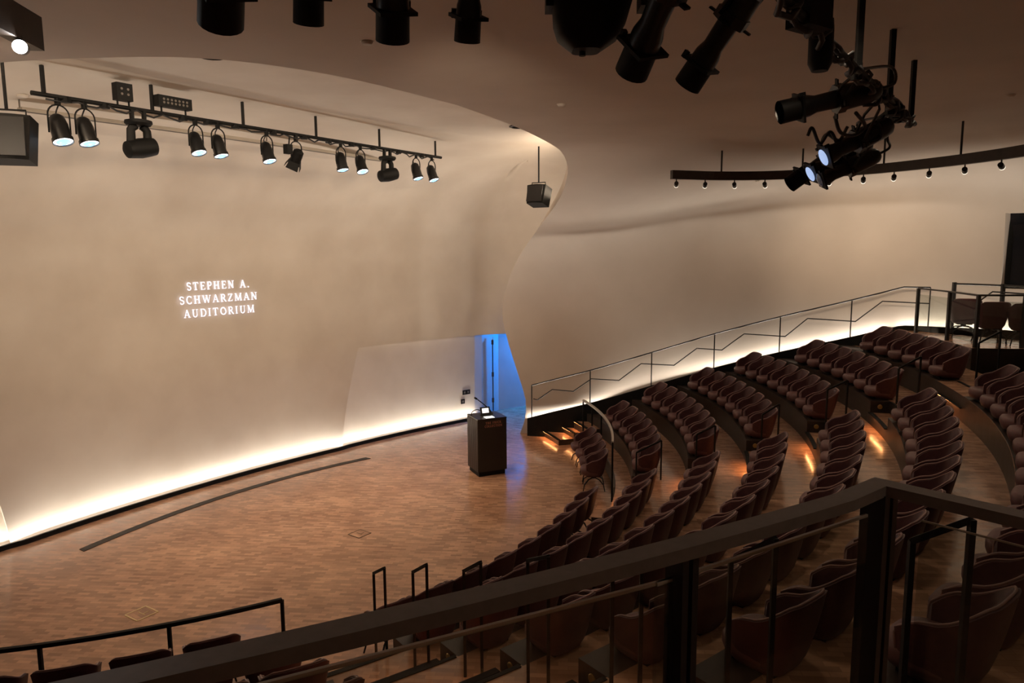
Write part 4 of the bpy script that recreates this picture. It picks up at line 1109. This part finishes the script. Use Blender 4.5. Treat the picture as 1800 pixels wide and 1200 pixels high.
ellipsoidal((2.716, 6.2, 6.063), (-.975, 0, -.221), 'upper long black spotlight of the hanging cluster pointing left', 1.0, E(13.12, -1.95, 6.15))
ellipsoidal((3.312, 7.1, 5.849), (-.899, 0, -.439), 'middle spotlight of the hanging cluster with pale blue lens', 1.0, E(13.12, -.95, 6.15), lens=True, snoot=False)
ellipsoidal((3.47, 7.8, 5.773), (-.88, 0, -.475), 'lower spotlight of the hanging cluster with pale blue lens', 1.0, E(13.12, -.3, 6.15), lens=True, snoot=False)
ellipsoidal((3.617, 8.5, 5.839), (-.822, 0, -.57), 'lowest spotlight of the hanging cluster pointing down left', 1.0, E(13.12, .3, 6.15))
ellipsoidal((3.50, 7.65, 5.66), (-.86, .1, -.38), 'dark unlit spotlight tucked behind the lower cluster', .9, E(13.12, -.05, 6.15), snoot=False)
for k, (p, d, sz, lab) in enumerate((((-1.149, 3.125, 6.257), (-.312, .619, -.721), 1.05, 'leftmost black spotlight cut by the top edge'), ((-1.196, 4.60, 6.72), (-.15, .40, -.85), 1.0, 'second black spotlight from left cut by the top edge'),
                           ((-.614, 4.05, 6.46), (-.105, .5, -.86), 1.0, 'third black spotlight from left cut by the top edge'), ((-.21, 4.23, 6.41), (-.10, .42, -.90), .8, 'fourth black spotlight from left with shiny clips at the top edge'))):
    ellipsoidal(p, d, lab, sz, Vector((p[0], p[1] - .15, 6.76)))
def top_head():
    o = empty('moving_head', (.44, 4.4, 6.26)); tag(o, 'broad black tapered lamp housing in the middle of the top edge', 'stage light')
    m = MB()
    prof = [(-.16, .26, .20), (-.17, .0, .20), (-.155, -.12, .17), (-.13, -.20, .14), (-.06, -.27, .09)]
    cols = []
    for k in range(25):
        a = 2 * pi * k / 24; e = .6; c, s = cos(a), sin(a)
        cols.append([Vector((math.copysign(abs(c) ** e, c) * abs(x) * 1.35 + .12 * (z + .27), math.copysign(abs(s) ** e, s) * y, z)) for x, z, y in prof])
    grid_mesh(m, cols, flip=True); m.f.append(tuple(k * 5 + 4 for k in range(24))); m.m.append(0); m.build('head', BLACKM, o, smooth=True, auto=.7)
    for sx in (-1, 1):
        m = MB(); m.box((sx * .27 + .06, 0, .16), (.05, .16, .40)); m.build('yoke_arm', BLACKM, o)
    m = MB(); m.box((.04, 0, .33), (.44, .30, .10)); m.build('base', BLACKM, o)
    m = MB(); m.tube([(-.02, 0, -.272), (-.02, 0, -.295)], .02, 8); m.build('knob', BLACKM, o)
top_head()
def small_hang(p, label):
    o = empty('hanging_box', p); tag(o, label, 'stage light')
    m = MB(); m.lathe([(.07, .16), (.075, .10), (.075, -.10), (.05, -.15)], 12); m.build('case', BLACKM, o, smooth=True, auto=.6)
    m = MB(); m.tube([(0, 0, .15), (0, 0, .30)], .016, 6); m.build('stem', BLACKM, o)
small_hang((1.95, 4.75, 6.10), 'stubby black lamp hanging from the pipe at upper right')
def gear(p, label):
    o = empty('dimmer_box', p); tag(o, label, 'dimmer box')
    m = MB(); m.box((0, 0, 0), (.22, .16, .34), Matrix.Rotation(.6, 3, 'Z')); m.build('case', BLACKM, o)
    m = MB(); m.tube([(0, 0, .15), (0, 0, .45)], .02, 6); m.build('bracket', BLACKM, o)
gear((1.74, 4.42, 6.28), 'black gear box on the pipe at the top right edge')
def cluster_cables():
    for k, (pts, lab) in enumerate((
            (((2.82, 6.5, 5.97), (2.92, 6.6, 5.85), (3.09, 6.7, 5.84), (3.18, 6.7, 5.92), (3.0, 6.5, 6.0)), 'black cable loop directly below the upper cluster spotlight'),
            (((2.79, 7.0, 5.88), (2.83, 7.0, 5.95), (2.95, 7.1, 5.82), (3.04, 7.1, 5.93), (3.11, 7.1, 5.83)), 'wavy black cable at the left of the lower cluster'),
            (((2.96, 6.2, 6.16), (3.05, 6.2, 6.12), (3.04, 6.2, 6.02), (2.92, 6.2, 6.01)), 'thick black cable curling behind the upper cluster spotlight'),
            (((3.03, 7.3, 5.8), (3.05, 7.2, 5.92), (3.13, 7.1, 5.85), (3.16, 7.0, 5.96)), 'short tangled cable above the middle cluster spotlight'),
            (((3.3, 7.0, 5.93), (3.43, 7.0, 6.0), (3.48, 7.0, 5.87), (3.38, 7.0, 5.81)), 'black cable curling round the rear of the middle cluster spotlight'))):
        o = empty('lamp_cable', pts[0]); tag(o, lab, 'cable', 'cables of the cluster'); b = Vector(pts[0])
        m = MB(); m.tube([q - b for q in crom(pts, 7)], .016, 6); m.build('loop', RUBBER, o, smooth=True)
cluster_cables()

# ------------------------------------------------------------------ loudspeakers
def speaker(p, w_, h, dp, rz, tilt, label, rod, zc=None):
    o = empty('loudspeaker', p, rz); tag(o, label, 'speaker', 'hanging loudspeakers')
    Rx = Matrix.Rotation(tilt, 4, 'X'); m = MB(); m.M = Rx
    n = 7; vs = []
    for z, k in ((-h / 2, .86), (h / 2, 1.0)):
        vs += [(-w_ / 2 * k, dp / 2, z), (w_ / 2 * k, dp / 2, z)] + [(w_ / 2 * k * (1 - 2 * q / n), -dp / 2 - .05 * sin(pi * q / n), z) for q in range(n + 1)]
    c = n + 3; m.add(vs, [tuple(range(c))[::-1], tuple(range(c, 2 * c))] + [(i, (i + 1) % c, c + (i + 1) % c, c + i) for i in range(c)]); m.build('cabinet', BLACKM, o)
    m = MB(); m.M = Rx; m.box((0, -dp / 2 - .055, 0), (w_ * .8, .012, h * .86)); m.build('grille', BLACK, o)
    m = MB(); z = h / 2 + .09
    m.tube([(-w_ * .36, 0, h / 2 - .05), (-w_ * .36, 0, z), (w_ * .36, 0, z), (w_ * .36, 0, h / 2 - .05)], .014, 4); m.build('bracket', BLACKM, o)
    m = MB(); m.tube([(0, 0, z), (0, 0, rod)], .018, 8); m.build('rod', BLACKM, o)
p = Vector((.62, 16.5, 5.97)); speaker(p, .46, .42, .34, -.5, -.25, 'small black loudspeaker hung by a rod beside the curved wall edge', ceil_z(p.x, p.y) - p.z)
p = Vector((-5.72, 8.5, 6.10)); speaker(p, .52, .50, .36, .35, -.1, 'black loudspeaker hung at the left edge below the ceiling', ceil_z(p.x, p.y) - p.z)

# ------------------------------------------------------------------ small ceiling discs and downlights
def disc(p, label, r=.055, mt=WHITEP, name='smoke_detector', cat='detector'):
    z = ceil_z(p[0], p[1]) - .02
    o = empty(name, (p[0], p[1], z)); tag(o, label, cat, 'ceiling fittings')
    m = MB(); m.lathe([(r, .004), (r, -.012), (r * .7, -.028), (r * .3, -.032)], 18); m.build('housing', mt, o, smooth=True, auto=.5)
    m = MB(); m.lathe([(r * 1.15, .006), (r * 1.15, -.004)], 18); m.build('rim', mt, o)
disc((-1.32, 6.99), 'small pale disc on the hall ceiling between the top spotlights')
disc((.68, 10.04), 'small pale disc on the hall ceiling above the curved edge')
disc((6.4, 9.6), 'small pale disc on the ceiling near the right picture edge')
disc((-6.5, 10.0), 'pale round disc on the stage ceiling at far left', .07)
disc((5.2, 15.6), 'tiny pale sprinkler head above the track bar', .045, name='sprinkler', cat='sprinkler')
def downlight(p, label):
    z = ceil_z(p[0], p[1]) - .02; o = empty('recessed_downlight', (p[0], p[1], z)); tag(o, label, 'downlight', 'recessed downlights')
    m = MB(); m.lathe([(.17, .01), (.17, -.02), (.14, -.03), (.135, .0)], 20, capb=False); m.build('trim_ring', BLACK, o)
    m = MB(); m.lathe([(.135, -.004), (0, -.003)], 20, capa=False, capb=False); m.build('baffle', BLACKM, o)
downlight((-3.47, 8.78), 'dark downlight rim on the arch edge at top left')
downlight((.14, 13.95), 'dark downlight rim on the arch edge above the hanging loudspeaker')

# ------------------------------------------------------------------ light thrown by the front-of-house lamps, house lights and fill added near the camera
for p, q in (((-1.33, 3.55, 5.80), ab(.9, 2.6, 3.0)), ((.66, 4.35, 5.78), ab(.6, -.6, 3.2)), ((1.18, 5.28, 5.90), ab(.9, -3.4, 3.2)), ((2.18, 6.2, 5.93), ab(1.0, 4.6, 3.4)), ((-.67, 4.38, 5.98), ab(2.6, 8.8, 4.6))):
    spot('front_of_house_light', Vector(p), q, L_FOH, WARM, math.radians(46), .9, .12)
for r, t in ((10.6, .05), (10.6, .45), (10.6, .8), (13.2, .0), (13.2, .26), (13.2, .52), (13.2, .8), (15.2, .12), (15.5, .6), (16.6, 1.0), (17.2, 1.16)):  # unseen ceiling spots; those by the camera added to brighten the rail
    p = pol(r, t, 6.6); spot('house_fill_light', p, Vector((p.x, p.y, 0)), L_HOUSE, WARM, math.radians(120), 1.0, .15)
